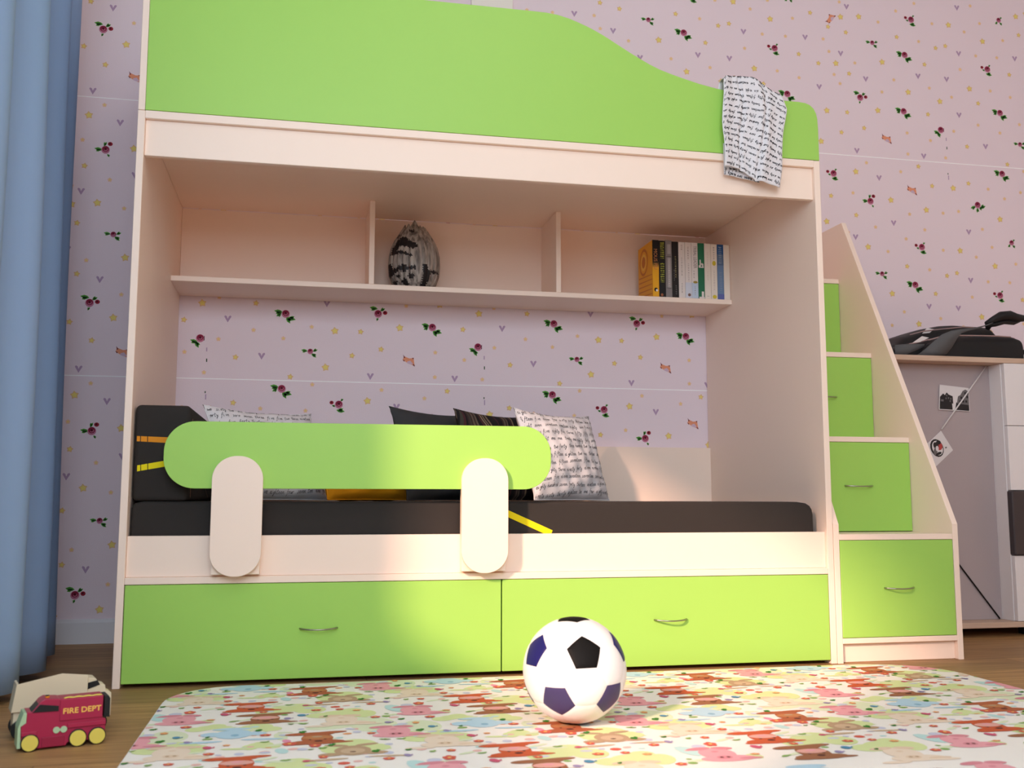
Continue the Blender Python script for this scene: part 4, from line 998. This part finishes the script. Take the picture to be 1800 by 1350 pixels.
for k, (a_, b_, rx_, rz_, ro, mi) in enumerate(((-.006, .002, .026, .034, 25, 1), (-.004, .002, .021, .028, 25, 0), (.004, .008, .013, .014, 0, 3), (-.010, .010, .010, .014, 30, 1), (-.012, -.008, .008, .018, -20, 2), (.000, -.018, .012, .005, 20, 1), (.000, .022, .010, .008, 10, 1), (-.006, .000, .006, .010, 0, 0), (.030, .004, .004, .003, 20, 2))):
    flat(w, ell(cx+a_, cz+b_, rx_, rz_, ro, 16), .4783-.0002*k, mi)
w.v = [(x-cx, y-.4795, z-cz) for x, y, z in w.v]
tag(w.build('postcard', [PHW, PHK, PHG, PHR], loc=(cx, .4795, cz)), 'tilted white card with a round black and red sketch, hanging from the white string', 'card')
tag(MB().tube([(2.957, .4735, .9815), (2.757, .4735, .742)], .0026, 8, 0).build('string', mat('white_string', (220, 216, 216), 0.7)), 'taut white string running from the cabinet corner down to the tilted card', 'string')
tag(MB().tube([(2.60, .4765, .508), (2.959, .4765, .0575)], .0026, 8, 0).build('cord', BLACK), 'thin black cord slanting across the grey board near the floor', 'cord')

# ================================================================== BAG ON THE WALL UNIT
bag = thing('sports_bag', 'black sports bag with a grey strap lying on the oak cabinet top', 'bag', (2.86, .62, 1.0042))
bx, by, bz = 2.86, .62, 1.0042
BG = mat('bag_nylon', (26, 25, 27), 0.55, 0.3, bump=0.15, bscale=800); STR = mat('bag_strap_grey', (92, 92, 94), 0.7, 0.2, bump=0.3, bscale=1500); REF = mat('reflective_tape', (214, 208, 208), 0.3, 0.5); PIP = mat('pink_grey_piping', (160, 134, 132), 0.6)
def loft(mb, ks, y0, y1, mi=0, ny=12, bulge=.35):
    """body between the table and the top outline ks [(x, ztop)], rounded off towards front and back"""
    def f(u, v):
        x = ks[0][0]+(ks[-1][0]-ks[0][0])*u
        zt_ = itp(x, ks)
        a = math.pi*v; cy_ = (y0+y1)/2; ry = (y1-y0)/2
        s_ = math.sin(a); y = cy_-ry*(abs(math.cos(a))**.45)*(1 if a < math.pi/2 else -1)
        return (x-bx, y-by, bz*0+zt_*(s_**bulge))
    mb.grid(f, 60, 24, mi)
w = MB(); loft(w, [(2.655, .0), (2.665, .030), (2.70, .062), (2.757, .078), (2.80, .090), (2.90, .097), (3.00, .099), (3.06, .0985), (3.085, .090), (3.10, .06), (3.085, .0)], .430, .80)
part('main_compartment', w, BG, bag)
w = MB(); loft(w, [(2.548, .0), (2.556, .030), (2.58, .048), (2.62, .066), (2.655, .092), (2.70, .108), (2.76, .128), (2.83, .142), (2.88, .146), (2.97, .144), (3.02, .142), (3.035, .125), (3.04, .0)], .50, .79)
part('top_pocket', w, BG, bag)
w = MB(); loft(w, [(2.530, .0), (2.54, .022), (2.58, .040), (2.65, .058), (2.72, .075), (2.80, .080), (2.84, .0)], .445, .70)
part('end_pocket', w, BG, bag)
def tb(nm, pts, r, m, flat_=1.0): part(nm, MB().tube([(x-bx, y-by, z) for x, y, z in pts], r, 8, 0, True, flat_), m, bag)
tb('piping', [(2.690, .428, .060), (2.74, .422, .0745), (2.80, .420, .080), (2.90, .419, .0825), (2.97, .420, .0835), (3.03, .425, .0825)], .0024, PIP)
tb('piping', [(2.620, .442, .046), (2.65, .441, .052), (2.69, .438, .062), (2.72, .437, .068)], .0022, PIP)
tb('piping', [(2.66, .495, .090), (2.72, .492, .106), (2.80, .490, .116), (2.88, .490, .126), (2.93, .494, .126)], .0020, PIP)
# the wide grey strap
w = MB()
path = [(2.640, .428, .002, .090, .0), (2.672, .420, .026, .085, .0), (2.700, .414, .052, .078, .0), (2.735, .410, .080, .062, .0), (2.775, .412, .096, .042, .0), (2.82, .418, .104, .028, 0), (2.88, .424, .112, .014, 0), (2.935, .428, .126, .007, 0), (2.962, .430, .136, .005, 0)]
vs = []; 
for x, y, z, wd, _ in path: vs += [(x-bx, y-by, z+.0), (x+wd-bx, y-by+.001, z-.35*wd*(0 if z < .01 else 1)*.55)]
w.add(vs, [(2*i, 2*i+1, 2*i+3, 2*i+2) for i in range(len(path)-1)], 0, True)
so = part('shoulder_strap', w, STR, bag, 'wide grey webbing strap'); sd = so.modifiers.new('thickness', 'SOLIDIFY'); sd.thickness = .003
w = MB(); vs = []
for x, z0_, z1_ in ((2.56, .004, .040), (2.60, .004, .044), (2.64, .020, .046), (2.68, .036, .047)): vs += [(x-bx, .441-by, z0_), (x-bx, .438-by, z1_)]
w.add(vs, [(2*i, 2*i+2, 2*i+3, 2*i+1) for i in range(3)], 0, True); so = part('shoulder_strap', w, STR, bag); sd = so.modifiers.new('thickness', 'SOLIDIFY'); sd.thickness = .002
for (xa_, za_), (xb_, zb_), hh, y in (((2.632, .052), (2.700, .070), .006, .4395), ((2.712, .098), (2.762, .113), .006, .497)):
    w = MB(); w.add([(xa_-bx, y-by, za_-hh*.3), (xa_+.03-bx, y-by-.002, za_+hh*.3), (xb_-bx, y-by-.001, zb_+hh*.2), (xb_-.028-bx, y-by, zb_-hh*.0+hh)], [(0, 1, 2, 3)], 0)
    so = part('reflective_patch', w, REF, bag); sd = so.modifiers.new('thickness', 'SOLIDIFY'); sd.thickness = .001
w = MB(); w.tube([(x-bx, y-by, z) for x, y, z in ((2.945, .445, .134), (2.975, .440, .150), (3.00, .435, .162), (3.035, .432, .165), (3.065, .434, .158), (3.10, .44, .158), (3.16, .46, .168), (3.24, .50, .160))], [.010, .016, .021, .022, .019, .015, .014, .012], 12, 0, True, .8)
w.tube([(x-bx, y-by, z) for x, y, z in ((2.950, .452, .128), (2.985, .446, .132), (3.02, .442, .142), (3.06, .442, .140), (3.085, .446, .150))], .010, 10, 0, True, .8)
w.tube([(x-bx, y-by, z) for x, y, z in ((2.968, .470, .118), (2.972, .455, .135), (2.985, .444, .150))], .009, 10, 0)
w.tube([(x-bx, y-by, z) for x, y, z in ((3.24, .50, .160), (3.25, .53, .10), (3.20, .56, .05), (3.10, .58, .06))], .010, 10, 0)
part('carry_handle', w, BG, bag)

# ================================================================== CAMERA AND LIGHT
cam = bpy.data.cameras.new('camera'); co = bpy.data.objects.new('camera', cam); COL.objects.link(co)
M = Matrix((( RT_.x, UP_.x, -FW_.x, CAM[0]), (RT_.y, UP_.y, -FW_.y, CAM[1]), (RT_.z, UP_.z, -FW_.z, CAM[2]), (0, 0, 0, 1)))
co.matrix_world = M; cam.sensor_width = 36; cam.sensor_fit = 'HORIZONTAL'; cam.lens = CAM[6]/1800*36
cam.dof.use_dof = True; cam.dof.focus_distance = 3.15; cam.dof.aperture_fstop = 5.0; cam.clip_start = .05
SC.camera = co
def area(name, loc, dirv, sx, sy, power, col):
    l = bpy.data.lights.new(name, 'AREA'); l.shape = 'RECTANGLE'; l.size = sx; l.size_y = sy; l.energy = power; l.color = col
    o = bpy.data.objects.new(name, l); COL.objects.link(o); o.location = loc
    o.rotation_euler = Vector(dirv).to_track_quat('-Z', 'Z').to_euler(); return o
s = bpy.data.lights.new('sun', 'SUN'); s.energy = 5.2; s.color = (1.0, .62, .44); s.angle = R(4.5)
so = bpy.data.objects.new('sun', s); COL.objects.link(so); az, el = R(45), R(25.3)
so.rotation_euler = Vector((math.sin(az)*math.cos(el), math.cos(az)*math.cos(el), -math.sin(el))).to_track_quat('-Z', 'Y').to_euler()
area('daylight_left_window', (XL-.06, (WY0+WY1)/2, (WZ0+WZ1)/2), (1, 0, 0), WY1-WY0-.06, WZ1-WZ0-.06, 14, (.75, .90, 1.0))
area('rear_fill_light', ((BX0+BX1)/2, YF-.02, (BZ0+BZ1)/2), (0, 1, 0), BX1-BX0-.1, BZ1-BZ0-.1, 78, (.74, .88, 1.0))  # soft fill from the added opening behind the camera
area('ceiling_fill_light', (1.3, -2.0, ZC-.06), (0, 0, -1), .9, .9, 12, (1.0, .90, .78))  # unseen overhead fill, added to brighten floor and rug

wd = bpy.data.worlds.new('sky'); SC.world = wd; wd.use_nodes = True
wd.node_tree.nodes['Background'].inputs[0].default_value = (.62, .76, 1.0, 1); wd.node_tree.nodes['Background'].inputs[1].default_value = 0.6
